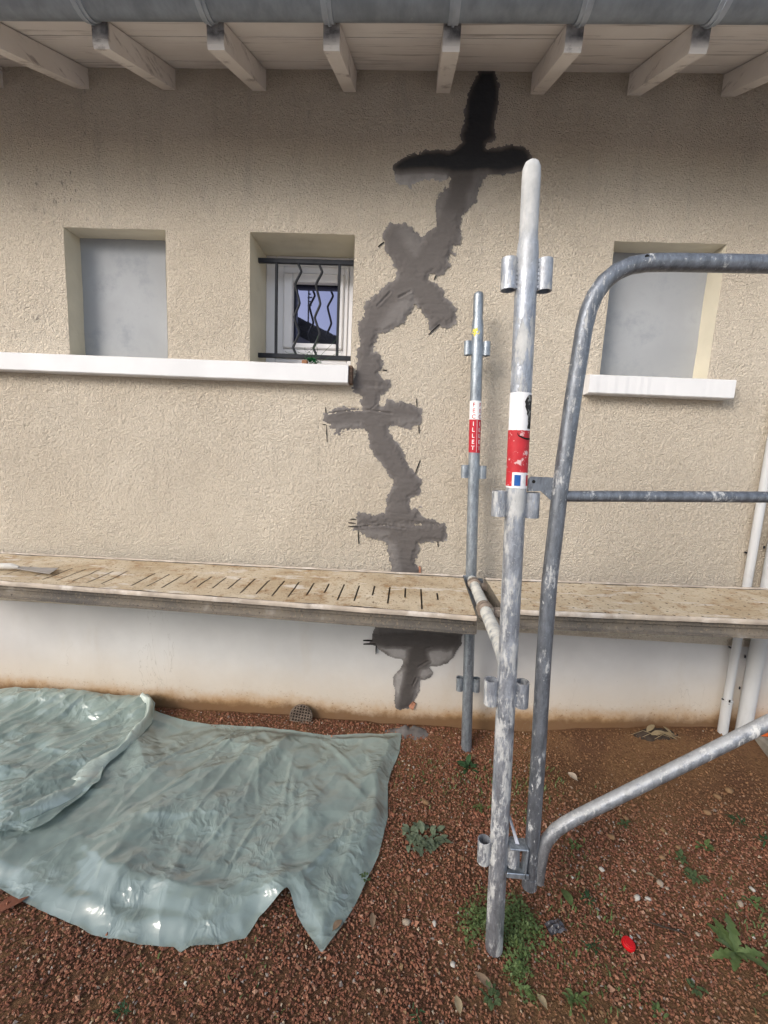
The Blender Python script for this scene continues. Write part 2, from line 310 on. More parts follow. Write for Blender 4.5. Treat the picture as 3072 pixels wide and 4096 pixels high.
def mat_stucco():
    m = NM('stucco_render', .92, .15)
    big = m.noise(1.3, 4); mid = m.noise(9, 4); fine = m.noise(160, 3)
    c = m.mix(m.mr(big, .35, .68), (.555, .48, .385), (.635, .56, .46))
    c = m.mix(m.mr(mid, .52, .75, 0, .4), c, (.50, .425, .335))
    c = m.mix(m.mr(fine, .45, .68, 0, .5), c, (.70, .63, .53))
    # browner and darker towards the eaves, dark mould specks on the left
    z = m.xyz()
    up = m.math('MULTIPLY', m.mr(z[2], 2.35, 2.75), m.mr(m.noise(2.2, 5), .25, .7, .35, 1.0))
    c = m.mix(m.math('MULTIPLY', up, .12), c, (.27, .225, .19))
    sp = m.math('MULTIPLY', m.mr(m.noise(1.0, 5, .7, m.map((60, 60, 26))), .56, .66), m.mr(m.noise(3.0, 3), .44, .60))
    sp = m.math('MULTIPLY', sp, m.math('MULTIPLY', m.mr(z[0], -1.15, -1.6), m.mr(z[2], 1.75, 1.95)))
    c = m.mix(m.math('MULTIPLY', sp, .75), c, (.16, .145, .13))
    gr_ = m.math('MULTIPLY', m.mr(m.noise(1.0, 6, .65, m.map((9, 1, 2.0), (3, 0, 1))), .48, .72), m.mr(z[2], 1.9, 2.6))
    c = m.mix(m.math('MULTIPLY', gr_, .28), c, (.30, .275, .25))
    run = m.mr(m.noise(1.0, 5, .6, m.map((14, 1, 1.3))), .56, .78, 0, .28)
    c = m.mix(run, c, (.40, .345, .28))
    m.col(c)
    wv = m.n('ShaderNodeMapping'); wv.inputs['Scale'].default_value = (1, 1, 1.25); m.l(m.co(), wv.inputs['Vector'])
    r1 = m.math('ABSOLUTE', m.math('SUBTRACT', m.noise(80, 2, .5, wv.outputs[0], .6), .5))
    r2 = m.noise(140, 2, .5, wv.outputs[0], .4)
    m.bump(m.math('ADD', m.math('MULTIPLY', r1, -2.2), m.math('ADD', r2, m.math('MULTIPLY', m.noise(260, 2), .35))), 1.0, .0088)
    return m.m

def mat_plain(name, col, var=.12, rough=.8, spec=.3, sc=6, bump=.0, bsc=80, metal=0.0, dark=None, dscale=4, dth=(.55, .75), damt=.6):
    m = NM(name, rough, spec)
    a = tuple(max(0, x * (1 - var)) for x in col); b = tuple(min(1, x * (1 + var)) for x in col)
    c = m.mix(m.mr(m.noise(sc, 5), .3, .7), a, b)
    if dark: c = m.mix(m.math('MULTIPLY', m.mr(m.noise(dscale, 6, .65), *dth), damt), c, dark)
    m.col(c).metal(metal)
    if bump: m.bump(m.noise(bsc, 4), bump, .004)
    return m.m

def mat_plinth():
    m = NM('plinth_paint', .8, .25)
    z = m.xyz()
    n = m.noise(2.2, 6, .6)
    c = m.mix(m.mr(n, .3, .7), (.55, .535, .525), (.635, .62, .605))
    stain = m.mr(m.noise(1.0, 5, .6, m.map((6, 1, 1.5))), .56, .8, 0, .35)
    c = m.mix(stain, c, (.50, .44, .37))
    hz = m.math('ADD', m.math('SUBTRACT', z[2], m.math('MULTIPLY', m.mr(z[0], .4, 1.7, 0, .105, False), 1.0)), m.math('ADD', m.math('MULTIPLY', m.noise(5, 5), -.07), m.math('MULTIPLY', m.noise(24, 5, .7), -.06)))
    c = m.mix(m.mr(hz, .34, .02, 0, .62), c, (.55, .44, .31))
    c = m.mix(m.math('MULTIPLY', m.mr(hz, .10, .015, 0, .92), m.mr(m.noise(3.1, 4, .6), .28, .62, .45, 1.0)), c, (.40, .24, .11))
    c = m.mix(m.mr(hz, .045, -.005, 0, .9), c, (.16, .085, .04))
    spl = m.math('MULTIPLY', m.mr(m.noise(85, 3, .75), .60, .68), m.mr(hz, .16, .0))
    c = m.mix(m.math('MULTIPLY', spl, .8), c, (.19, .105, .05))
    ck = m.mr(m.math('ABSOLUTE', m.math('SUBTRACT', m.noise(2.3, 5, .6, m.map((1.6, 1, .7), (2, 0, 0)), .4), .5)), .0035, .0)
    c = m.mix(m.math('MULTIPLY', ck, m.math('MULTIPLY', m.mr(m.noise(2.2, 2), .55, .65), .35)), c, (.25, .21, .17))
    sp = m.mr(m.noise(60, 3, .7), .68, .76)
    sp2 = m.math('MULTIPLY', sp, m.mr(m.noise(4, 2), .5, .7))
    c = m.mix(m.math('MULTIPLY', sp2, .5), c, (.2, .17, .14))
    m.col(c); m.bump(m.noise(30, 5), .25, .004)
    return m.m

def mat_mortar():
    m = NM('fresh_mortar', .9, .2)
    w = m.attr('wet')
    w = m.math('ADD', w, m.math('MULTIPLY', m.math('SUBTRACT', m.noise(26, 5, .6), .5), .13))
    c = m.ramp(w, [(0, (.40, .38, .37)), (.2, (.18, .166, .159)), (.5, (.118, .106, .101)), (.75, (.078, .069, .065)), (1.0, (.031, .032, .036))])
    c = m.mix(m.mr(m.noise(180, 2), .62, .75, 0, .3), c, (.05, .048, .046))
    m.col(c); m.bump(m.math('ADD', m.noise(70, 4), m.math('MULTIPLY', m.noise(12, 3, .5, m.map((1, 1, 4))), 2.0)), .5, .004)
    return m.m

def mat_soffit():
    m = NM('soffit_paint', .75, .25)
    z = m.xyz()
    st = m.noise(1.0, 5, .65, m.map((2.2, 45, 45)))
    c = m.mix(m.mr(m.noise(2.5, 4), .3, .7), (.70, .66, .63), (.80, .77, .745))
    c = m.mix(m.mr(st, .54, .70, 0, .65), c, (.22, .19, .18))
    c = m.mix(m.mr(m.noise(7, 5, .7), .62, .8, 0, .5), c, (.28, .24, .22))
    m.col(c); m.bump(st, .3, .003); return m.m

def mat_rafter():
    m = NM('rafter_paint', .75, .25)
    c = m.mix(m.mr(m.noise(3, 4), .3, .7), (.70, .655, .61), (.80, .765, .73))
    g = m.noise(1.0, 5, .7, m.map((9, 6, 26)))
    c = m.mix(m.mr(g, .53, .70, 0, .75), c, (.24, .205, .195))
    z = m.xyz()
    # weathered, blackened end grain and upper edge near the gutter
    e = m.math('MULTIPLY', m.mr(m.math('ADD', z[1], m.math('MULTIPLY', m.noise(22, 4), .03)), -.405, -.425), m.mr(m.math('ADD', z[2], m.math('MULTIPLY', m.noise(30, 4), .02)), 2.715, 2.745))
    c = m.mix(m.math('MULTIPLY', e, .92), c, (.05, .05, .058))
    m.col(c); m.bump(g, .25, .003); return m.m

def mat_zinc(name='zinc', base=(.25, .285, .325), rough=.5):
    m = NM(name, rough, .4)
    st = m.noise(1.0, 5, .65, m.map((16, 9, 9)))
    c = m.mix(m.mr(st, .3, .72), tuple(x * .84 for x in base), tuple(x * 1.2 for x in base))
    c = m.mix(m.mr(m.noise(34, 4, .7), .66, .76, 0, .5), c, (.45, .46, .46))
    m.col(c).metal(.35); m.bump(m.noise(20, 4), .12, .004); return m.m

def mat_galv(name, base, paint, amount, seed=0.0, top=None, rough=.55, lie=0.0):
    """galvanised tube with dried plaster and paint splashes"""
    m = NM(name, rough, .35)
    v = m.map((1, 1, .30), (seed, seed * .7, seed * 1.3))
    c = m.mix(m.mr(m.noise(70, 5, .7, v), .3, .7), tuple(x * .68 for x in base), tuple(x * 1.22 for x in base))
    c = m.mix(m.mr(m.noise(150, 3), .6, .72, 0, .4), c, tuple(min(1, x * 1.9) for x in base))
    f = m.noise(30, 8, .80, v); f2 = m.noise(105, 5, .74, m.map((1, 1, .6), (seed + 3, 0, 0)))
    p = m.math('ADD', m.mr(f, .68 - amount * .38, .74 - amount * .38), m.mr(f2, .68 - amount * .12, .71 - amount * .12), clamp=True)
    x = m.xyz()
    if top: p = m.math('ADD', p, m.mr(m.math('ADD', x[2], m.math('MULTIPLY', m.noise(14, 5), .3)), top[0], top[1]), clamp=True)
    if lie:      # dried plaster lying on the upper side of a sloping tube
        nz = m.xyz(m.n('ShaderNodeNewGeometry').outputs['Normal'])[2]
        p = m.math('ADD', p, m.math('MULTIPLY', m.mr(m.math('ADD', nz, m.math('MULTIPLY', m.math('SUBTRACT', m.noise(26, 6, .75), .5), 1.9)), .42, .62), lie), clamp=True)
    pc = m.mix(m.mr(m.noise(19, 4), .35, .65), tuple(q * .82 for q in paint), paint)
    c = m.mix(m.math('MULTIPLY', p, .88), c, pc)
    m.col(c)
    m.l(m.math('MULTIPLY_ADD', p, -.55, .62), m.b.inputs['Metallic']); m.rough(m.mr(p, 0, 1, rough - .13, .85))
    m.bump(m.math('ADD', m.math('MULTIPLY', p, .7), m.noise(120, 3)), .35, .003)
    return m.m

def mat_deck():
    m = NM('plaster_crusted_deck', .9, .15)
    c = m.mix(m.mr(m.noise(4, 5), .3, .7), (.44, .34, .22), (.58, .49, .36))
    c = m.mix(m.mr(m.noise(17, 6, .75), .5, .66, 0, .75), c, (.30, .175, .08))
    c = m.mix(m.mr(m.noise(75, 4, .75), .57, .66, 0, .9), c, (.15, .10, .06))
    c = m.mix(m.mr(m.noise(1.0, 6, .7, m.map((5, 16, 16))), .55, .64, 0, .85), c, (.64, .58, .50))
    x = m.xyz()
    # punched drain holes on the right hand deck
    hv = m.n('ShaderNodeVectorMath', operation='FRACTION'); sc_n = m.map((21, 24, 0)); m.l(sc_n, hv.inputs[0])
    hd = m.n('ShaderNodeVectorMath', operation='DISTANCE'); m.l(hv.outputs[0], hd.inputs[0]); hd.inputs[1].default_value = (.5, .5, 0)
    hole = m.math('MULTIPLY', m.math('LESS_THAN', hd.outputs['Value'], .085), m.math('MULTIPLY', m.mr(m.attr('right', 'Fac'), .4, .6), m.math('GREATER_THAN', m.noise(9, 3), .47)))
    c = m.mix(hole, c, (.05, .04, .03))
    m.col(c); m.bump(m.math('ADD', m.noise(55, 5, .7), m.noise(14, 4)), .8, .006); return m.m

def mat_web():
    m = NM('crusted_deck_side', .9, .15)
    c = m.mix(m.mr(m.noise(3, 4), .35, .65), (.11, .10, .09), (.20, .17, .135))
    c = m.mix(m.mr(m.noise(90, 5, .78), .54, .64, 0, .55), c, (.30, .235, .16))
    c = m.mix(m.mr(m.noise(95, 4, .75, m.map((1, 1, 1), (4, 2, 1))), .58, .66, 0, .8), c, (.06, .05, .045))
    c = m.mix(m.mr(m.noise(6, 4), .6, .7, 0, .5), c, (.42, .40, .37))
    m.col(c); m.bump(m.noise(80, 5, .75), 1.0, .006); return m.m

def mat_tarp(name='tarp_film', tint=(.33, .41, .378), clear=.14):
    m = NM(name, .16, 1.0)
    c = m.mix(m.mr(m.noise(3.0, 5), .3, .7), tuple(x * .9 for x in tint), tuple(x * 1.1 for x in tint))
    c = m.mix(m.mr(m.noise(7, 5, .7), .58, .78, 0, .4), c, (.50, .53, .49))
    m.col(c)
    m.rough(m.mr(m.noise(7, 4), .3, .7, .06, .16)); m.b.inputs['Coat Weight'].default_value = 1.0; m.b.inputs['Coat Roughness'].default_value = .07
    wn_ = m.n('ShaderNodeTexNoise'); wn_.inputs['Scale'].default_value = 6; wn_.inputs['Detail'].default_value = 3; m.l(m.co(), wn_.inputs['Vector'])
    va = m.n('ShaderNodeVectorMath', operation='MULTIPLY_ADD'); m.l(wn_.outputs['Color'], va.inputs[0]); va.inputs[1].default_value = (.22, .22, 0); m.l(m.co(), va.inputs[2])
    mp1 = m.map((1.0, .55, .3), (0, 0, 0), va.outputs[0]); mp2 = m.map((.6, 1.1, .3), (3, 1, 0), va.outputs[0])
    f1 = m.voro(8, mp1); f2 = m.voro(34, mp2); f3 = m.voro(78, mp1)
    pm = m.mr(m.noise(4, 3), .42, .60)
    hh = m.math('ADD', f1, m.math('ADD', m.math('MULTIPLY', m.math('MULTIPLY', f2, .42), pm), m.math('MULTIPLY', m.math('MULTIPLY', f3, .16), pm)))
    m.bump(hh, .50, .03)
    tr = m.n('ShaderNodeBsdfTransparent'); tl = m.n('ShaderNodeBsdfTranslucent'); tl.inputs[0].default_value = (.42, .52, .49, 1)
    tr.inputs[0].default_value = (.80, .90, .88, 1)
    a1 = m.n('ShaderNodeMixShader'); a1.inputs[0].default_value = .18
    a2 = m.n('ShaderNodeMixShader'); a2.inputs[0].default_value = clear
    out = m.t.nodes['Material Output']
    m.l(m.b.outputs[0], a1.inputs[1]); m.l(tl.outputs[0], a1.inputs[2])
    m.l(a1.outputs[0], a2.inputs[1]); m.l(tr.outputs[0], a2.inputs[2]); m.l(a2.outputs[0], out.inputs[0])
    return m.m

def mat_ground():
    m = NM('earth', .95, .1)
    c = m.mix(m.mr(m.noise(2.5, 5), .35, .65), (.14, .072, .042), (.225, .125, .062))
    c = m.mix(m.mr(m.noise(70, 5, .7), .45, .7, 0, .7), c, (.10, .052, .03))
    c = m.mix(m.mr(m.noise(140, 3, .7), .6, .72, 0, .6), c, (.20, .12, .07))
    m.col(c); m.bump(m.math('ADD', m.noise(90, 5, .7), m.noise(20, 4)), 1.0, .012); return m.m

def mat_attr(name, rough=.9, spec=.15, attr='col'):
    m = NM(name, rough, spec)
    c = m.attr(attr, 'Color')
    c = m.mix(m.mr(m.noise(260, 3, .6), .35, .7, 0, .35), c, m.mix(.5, c, (.05, .03, .02)))
    m.col(c); m.bump(m.noise(300, 3), .5, .002); return m.m

def mat_leaf(name, a, b, rough=.55):
    m = NM(name, rough, .3)
    c = m.mix(m.mr(m.noise(45, 4), .3, .7), a, b)
    c = m.mix(m.math('MULTIPLY', m.rand(), .45), c, tuple(x * .6 for x in a))
    c = m.mix(m.mr(m.noise(120, 3), .68, .75, 0, .4), c, (.16, .12, .05))
    m.col(c)
    tl = m.n('ShaderNodeBsdfTranslucent'); m.l(c, tl.inputs[0])
    mx = m.n('ShaderNodeMixShader'); mx.inputs[0].default_value = .2
    m.l(m.b.outputs[0], mx.inputs[1]); m.l(tl.outputs[0], mx.inputs[2]); m.l(mx.outputs[0], m.t.nodes['Material Output'].inputs[0])
    return m.m

M = {}
M['stucco'] = mat_stucco()
M['reveal'] = mat_plain('reveal_paint', (.62, .575, .465), .08, .8, .25, 3, .2, 40, dark=(.3, .27, .2), dth=(.6, .8), damt=.4)
M['panel'] = mat_plain('grey_cement_skim', (.335, .345, .36), .10, .85, .2, 3.5, .15, 30, dark=(.23, .245, .265), dscale=7, dth=(.45, .72), damt=.75)
M['plinth'] = mat_plinth()
M['sill'] = mat_plain('white_sill_paint', (.67, .668, .675), .04, .6, .3, 5, .1, 30, dark=(.5, .47, .43), dscale=9, dth=(.64, .8), damt=.4)
M['mortar'] = mat_mortar()
M['cut'] = mat_plain('saw_cut_shadow_gap', (.022, .021, .02), .2, .95, .05)
M['soffit'] = mat_soffit()
M['rafter'] = mat_rafter()
M['zinc'] = mat_zinc()
M['zincband'] = mat_zinc('zinc_bracket', (.36, .40, .45), .42)
M['tile'] = mat_plain('clay_tile', (.25, .10, .06), .3, .9, .1, 5, .4, 30)
M['pvc'] = mat_plain('white_window_plastic', (.73, .725, .76), .03, .4, .4, 4)
M['gasket'] = mat_plain('dark_gasket', (.03, .03, .045), .1, .6, .3)
M['iron'] = mat_plain('black_iron', (.016, .018, .024), .25, .5, .25, 30, .15, 90)
M['pipe'] = mat_plain('grey_plastic_pipe', (.54, .545, .55), .05, .5, .35, 4, dark=(.36, .33, .28), dscale=6, dth=(.58, .8), damt=.4)
M['pole'] = mat_galv('galvanised_pole', (.36, .38, .42), (.56, .555, .535), .46, 0.0, (1.90, 2.16))
M['pole2'] = mat_galv('galvanised_back_pole', (.30, .335, .375), (.50, .51, .51), .18, 2.0)
M['guard'] = mat_galv('dark_guardrail_tube', (.19, .205, .23), (.56, .56, .55), .36, 5.0)
M['brace'] = mat_galv('brace_tube', (.27, .28, .30), (.68, .67, .64), .31, 8.0, None, .55, .42)
M['transom'] = mat_galv('transom_tube', (.36, .39, .43), (.70, .68, .61), .60, 11.0, None, .55, .6)
M['rusty'] = mat_plain('dirty_hook', (.22, .175, .14), .3, .8, .2, 40, .5, 90, dark=(.45, .40, .33), dscale=30, dth=(.5, .65), damt=.7)
M['deck'] = mat_deck()
M['web'] = mat_web()
M['lip'] = mat_plain('crusted_deck_edge', (.46, .39, .32), .2, .9, .15, 12, .8, 60, dark=(.66, .60, .54), dscale=7, dth=(.5, .65), damt=.8)
M['tarp'] = mat_tarp()
M['tarpfold'] = mat_tarp('tarp_film_doubled', (.52, .60, .54), .04)
M['ground'] = mat_ground()
M['gravel'] = mat_attr('gravel')
M['steel'] = mat_plain('brushed_steel', (.42, .42, .44), .15, .35, .5, 30, .1, 90, metal=.7, dark=(.40, .33, .25), dscale=14, dth=(.55, .75), damt=.6)
M['handle'] = mat_plain('worn_white_handle', (.58, .55, .50), .1, .6, .3, 25, dark=(.3, .25, .2), dscale=30, dth=(.55, .7), damt=.6)
M['redcap'] = mat_plain('red_plastic', (.56, .008, .012), .1, .4, .4, 30)
M['terra'] = mat_plain('terracotta', (.33, .17, .10), .25, .9, .1, 30, .4, 90, dark=(.15, .1, .07), dscale=20)
M['brownbrick'] = mat_plain('dirty_brick', (.17, .115, .085), .3, .9, .1, 40, .4, 90)
M['orangebrick'] = mat_plain('bare_orange_brick', (.40, .19, .12), .25, .9, .1, 60, .4, 120)
M['orange'] = mat_plain('orange_plastic', (.62, .12, .025), .1, .5, .3)
M['concrete'] = mat_plain('old_concrete', (.22, .20, .17), .25, .9, .15, 12, .6, 60, dark=(.10, .085, .07), dscale=6)
M['bounce'] = mat_plain('pale_bounce', (.62, .60, .57), .1, .9, .2, 3, .3, 40)
M['leafgreen'] = mat_leaf('green_leaf', (.10, .15, .045), (.165, .225, .085))
M['leafdark'] = mat_leaf('dark_leaf', (.03, .075, .03), (.055, .115, .045))
M['leafmix'] = mat_leaf('olive_leaf', (.075, .115, .045), (.13, .17, .075), .7)
M['leafgrey'] = mat_leaf('grey_felted_leaf', (.12, .16, .09), (.23, .265, .18), .8)
M['leafdead'] = mat_leaf('dead_leaf', (.20, .135, .085), (.30, .21, .14), .85)
M['leafpale'] = mat_leaf('straw_leaf', (.36, .28, .16), (.47, .37, .23), .8)
M['leafrust'] = mat_leaf('rust_leaf', (.22, .075, .04), (.30, .12, .07), .7)
M['plasticgreen'] = mat_leaf('plastic_plant_green', (.01, .10, .035), (.02, .16, .05), .4)
M['stone'] = mat_plain('pale_stone', (.36, .29, .22), .2, .85, .2, 40, .3, 90)
M['stonebrown'] = mat_plain('brown_stone', (.25, .15, .08), .25, .85, .2, 40, .3, 90)
M['stonewhite'] = mat_plain('white_stone', (.50, .46, .40), .12, .8, .2, 40, .2, 90)
M['foil'] = mat_plain('crumpled_dark_film', (.06, .055, .06), .5, .18, .6, 50, .6, 80)
M['wood'] = mat_plain('dark_twig', (.06, .045, .035), .3, .9, .1, 40, .5, 90)
M['stwhite'] = mat_plain('white_sticker', (.78, .77, .78), .05, .5, .35, 20, dark=(.55, .52, .47), dscale=40, dth=(.6, .7), damt=.6)
M['stred'] = mat_plain('red_sticker', (.50, .025, .035), .15, .5, .35, 20, dark=(.75, .60, .58), dscale=55, dth=(.56, .64), damt=.75)
M['stredclean'] = mat_plain('clean_red_sticker', (.45, .02, .035), .1, .5, .35, 20)
M['stblue'] = mat_plain('blue_sticker', (.015, .09, .32), .15, .5, .35, 20, dark=(.5, .55, .6), dscale=60, dth=(.62, .68), damt=.6)
M['stblack'] = mat_plain('torn_sticker_residue', (.03, .03, .03), .5, .8, .2, 60, .5, 120, dark=(.4, .4, .38), dscale=70, dth=(.5, .6), damt=.7)
M['styellow'] = mat_plain('yellow_tape', (.75, .62, .10), .12, .6, .3, 60)
M['housewall'] = mat_plain('neighbour_render', (.55, .52, .47), .08, .9, .1, 1)
M['houseroof'] = mat_plain('neighbour_roof', (.05, .045, .042), .3, .95, .05, 3)
g = NM('window_glass', .015, .5); g.col((.022, .024, .032)); g.b.inputs['IOR'].default_value = 2.7; g.b.inputs['Specular Tint'].default_value = (.58, .63, 1.0, 1)
M['glass'] = g.m

# ================================================================== THE GROUND
def gh(x, y):
    """ground height"""
    x = np.asarray(x, float); y = np.asarray(y, float)
    s = sstep(-.75, -.02, y)
    h = .034 * sstep(-.17, -.01, y) + .105 * sstep(.35, 1.75, x) * s
    near = sstep(4.0, 2.5, np.abs(x)) * sstep(-3.5, -2, y)
    h = h + near * ((fbm(x * 3.1, y * 3.1, 3, 4) - .5) * .022 + (fbm(x * 17, y * 17, 9, 3) - .5) * .008)
    return h

def G0(x, y): return float(gh(np.array([x]), np.array([y]))[0])

def axis(lo, hi, step, far):
    a = np.arange(lo, hi + step * .5, step)
    e = []; d = step
    p = 0
    while p < far:
        d *= 1.35; p += d; e.append(p)
    e = np.array(e)
    return np.concatenate([lo - e[::-1], a, hi + e])
gx = axis(-2.6, 2.6, .022, 250); gy = axis(-2.3, .06, .022, 250)
X, Y = np.meshgrid(gx, gy, indexing='ij')
V = np.c_[X.ravel(), Y.ravel(), gh(X, Y).ravel() - .004]
ground = link('ground', np_mesh('ground', V, grid_faces(len(gx), len(gy)), M['ground']))
tag(ground, 'red brown earth and gravel ground in front of the wall', kind='structure')

TARP = [(x, min(y, -.022)) for x, y in D['tarp']]

# gravel: one piece of stuff, many small angular stones
def pebble_cloud(n, xlo, xhi, ylo, yhi):
    x = RNG.uniform(xlo, xhi, n); y = RNG.uniform(ylo, yhi, n)
    keep = poly_sdf(x, y, TARP) < .05
    keep &= ~((y > -.012))
    # earthy patches where gravel is thin
    soil = sstep(.50, .68, fbm(x * 1.7 + 4, y * 1.7, 31, 3)) * sstep(.1, .7, x) + .95 * sstep(.35, .9, x) * sstep(-.60, -.22, y)
    keep &= RNG.uniform(0, 1, n) > soil * .75
    x = x[keep]; y = y[keep]; soil = soil[keep]
    return x, y, soil
px, py, soil = pebble_cloud(152000, -2.35, 2.05, -1.5, -.012)
n = len(px)
size = np.clip(RNG.lognormal(math.log(.0034), .24, n), .0020, .010)
size = np.where(RNG.uniform(0, 1, n) < .012, size * 1.9, size)
octv = np.array([(1, 0, 0), (0, 1, 0), (-1, 0, 0), (0, -1, 0), (0, 0, 1), (0, 0, -1)], float)
octf = np.array([(0, 1, 4), (1, 2, 4), (2, 3, 4), (3, 0, 4), (1, 0, 5), (2, 1, 5), (3, 2, 5), (0, 3, 5)])
rad = size[:, None] * RNG.uniform(.65, 1.35, (n, 6))
P = octv[None] * rad[..., None]
P[..., 2] *= .7
P += RNG.normal(0, .22, P.shape) * size[:, None, None]
ang = RNG.uniform(0, 2 * np.pi, n); ca, sa = np.cos(ang)[:, None], np.sin(ang)[:, None]
tl = RNG.normal(0, .5, n); ct, st_ = np.cos(tl)[:, None], np.sin(tl)[:, None]
x1 = P[..., 0] * ct + P[..., 2] * st_; z1 = -P[..., 0] * st_ + P[..., 2] * ct
xr = x1 * ca - P[..., 1] * sa; yr = x1 * sa + P[..., 1] * ca
hz = gh(px, py) + size * RNG.uniform(-.1, .75, n)
V = np.stack([xr + px[:, None], yr + py[:, None], z1 + hz[:, None]], -1).reshape(-1, 3)
F = (octf[None] + 6 * np.arange(n)[:, None, None]).reshape(-1, 3)
pal = np.array([(.235, .088, .050), (.185, .068, .041), (.285, .122, .072), (.14, .056, .036), (.33, .17, .11), (.22, .125, .065), (.40, .29, .20), (.24, .18, .15), (.52, .46, .39)])
ci = RNG.choice(len(pal), n, p=[.30, .24, .18, .12, .06, .06, .015, .0235, .0015])
pal = pal * np.array([1.12, 1.25, 1.30])
cc = pal[ci] * RNG.uniform(.88, 1.24, n)[:, None]
earth = np.array([(.245, .14, .068)]) * RNG.uniform(.7, 1.4, n)[:, None]
mixf = np.clip(soil, 0, 1)[:, None] * .75
cc = cc * (1 - mixf) + earth * mixf
gravel = link('gravel', np_mesh('gravel', V, F, M['gravel'], False, {'col': np.repeat(cc, 6, 0)}))
tag(gravel, 'loose red brown crushed gravel covering the ground', 'gravel', kind='stuff')

# pale slab added out of view to bounce light up under the eaves
mt = MB(); mt.box((-6.5, -9.6, -.1), (6.5, -2.15, .03), .006); bounce_o = mt.build('bounce_slab', M['bounce']); tag(bounce_o, 'unseen pale slab added behind the photographer to bounce light under the eaves', kind='structure')
# ================================================================== THE HOUSE
house = empty('house', (0, .0, 0))
tag(house, 'beige rendered house wall with white plinth, painted rafters and repaired crack', 'house')

OPEN = [(-1.583, -1.115, 1.787, 2.338), (-.731, -.265, 1.784, 2.339), (.849, 1.314, 1.782, 2.329)]   # x0,x1,z0,z1
XB = sorted({-2.5, 2.3} | {o[0] for o in OPEN} | {o[1] for o in OPEN})
ZB = [.561, 1.785, 2.335, 3.02]
def lin(bs, step):
    out = [bs[0]]
    for a, b in zip(bs[:-1], bs[1:]):
        k = max(1, int(round((b - a) / step)))
        out += list(a + (b - a) * np.arange(1, k + 1) / k)
    return np.array(out)
wx = lin(XB, .0050); wz = lin(ZB, .0050)
X, Z = np.meshgrid(wx, wz, indexing='ij')
wpx = X + .012 * (fbm(X * 9, Z * 9, 40, 2) - .5); 
warp1 = (fbm(X * 34, Z * 34, 51, 2) - .5) * .020; warp2 = (fbm(X * 34 + 9, Z * 34 + 4, 57, 2) - .5) * .020
ridge = 1 - np.abs(2 * vnoise((X + warp1) / .0125, (Z + warp2) / .0115, 61) - 1)
ridge2 = 1 - np.abs(2 * vnoise((X + warp2) / .019, (Z - warp1) / .021, 67) - 1)
patch = sstep(.3, .7, fbm(X * 2.3, Z * 2.3, 71, 3))
H = (.0023 * ridge ** 1.3 + .0014 * ridge2 ** 1.4) * (.45 + .75 * patch) + .006 * (fbm(X * 4, Z * 4, 77, 3) - .5)
edge = np.ones_like(H)
inside = np.zeros((len(wx) - 1, len(wz) - 1), bool)
xm = (wx[:-1] + wx[1:]) / 2; zm = (wz[:-1] + wz[1:]) / 2
for (a, b, c, d) in OPEN:
    dd = np.maximum(np.maximum(a - X, X - b), np.maximum(1.785 - Z, Z - 2.335))
    edge = np.minimum(edge, sstep(-.001, .014, dd))
    inside |= ((xm[:, None] > a) & (xm[:, None] < b) & (zm[None] > 1.785) & (zm[None] < 2.335))
edge = np.minimum(edge, .25 + .75 * sstep(.562, .575, Z))
Yw = -H * edge
F = grid_faces(len(wx), len(wz))[~inside.ravel()]
V, F, _ = compact(np.c_[X.ravel(), Yw.ravel(), Z.ravel()], F[:, ::-1])
F = F[:, ::-1]
wall = link('wall', np_mesh('wall', V, F, M['stucco']), house)
# solid body behind the facade so that the house is no paper screen
b = MB(); b.box((-2.5, .36, -.3), (2.3, 4.0, 2.95)); b.build('house_body', M['stucco'], house)
for xa_ in (-2.5, 2.22):
    b = MB(); b.box((xa_, .012, -.35), (xa_ + .08, .36, 2.95)); b.build('wall_return', M['stucco'], house)
# plinth: smooth paint, slightly recessed lip below the render
px_ = np.arange(-2.5, 2.301, .02); pz_ = np.linspace(-.08, .575, 37)
X, Z = np.meshgrid(px_, pz_, indexing='ij')
Yp = .006 + (fbm(X * 3, Z * 3, 83, 3) - .5) * .008
V = np.c_[X.ravel(), Yp.ravel(), Z.ravel()]
link('plinth', np_mesh('plinth', V, grid_faces(len(px_), len(pz_)), M['plinth']), house)

# niches: reveals and cement skimmed infill / window
def reveal(o, depth, name='reveal'):
    a, b_, c, d = o; c = 1.785; d = 2.335
    m = MB(); t = .05
    j = lambda: random.uniform(-.0012, .0012)
    N = 10
    for side in ('l', 'r', 't'):
        vs = []; fs = []
        for i in range(N + 1):
            u = i / N
            for yy in (-.0015, depth * .5, depth):
                if side == 'l': vs.append((a + j(), yy, c + (d - c) * u))
                elif side == 'r': vs.append((b_ + j(), yy, c + (d - c) * u))
                else: vs.append((a + (b_ - a) * u, yy, d + j()))
        for i in range(N):
            for k in range(2):
                q = (i * 3 + k, i * 3 + k + 1, i * 3 + k + 4, i * 3 + k + 3)
                fs.append(q if side != 'l' else q[::-1])
        m.add(vs, fs, False)
    m.add([(a, -.001, c), (b_, -.001, c), (b_, depth, c), (a, depth, c)], [(0, 1, 2, 3)])
    return m.build(name, M['reveal'], house)

for k in (0, 2):
    o = OPEN[k]; reveal(o, .10)
    xs = np.linspace(o[0] - .004, o[1] + .004, 40); zs = np.linspace(1.78, 2.34, 46)
    X, Z = np.meshgrid(xs, zs, indexing='ij')
    Yq = .098 + (fbm(X * 6, Z * 6, 91 + k, 3) - .5) * .007
    p = link('infill_panel', np_mesh('infill_panel', np.c_[X.ravel(), Yq.ravel(), Z.ravel()], grid_faces(40, 46), M['panel']), house)
    tag(p, 'smooth grey cement infill blocking the %s window opening' % ('left' if k == 0 else 'right'))
reveal(OPEN[1], .24)

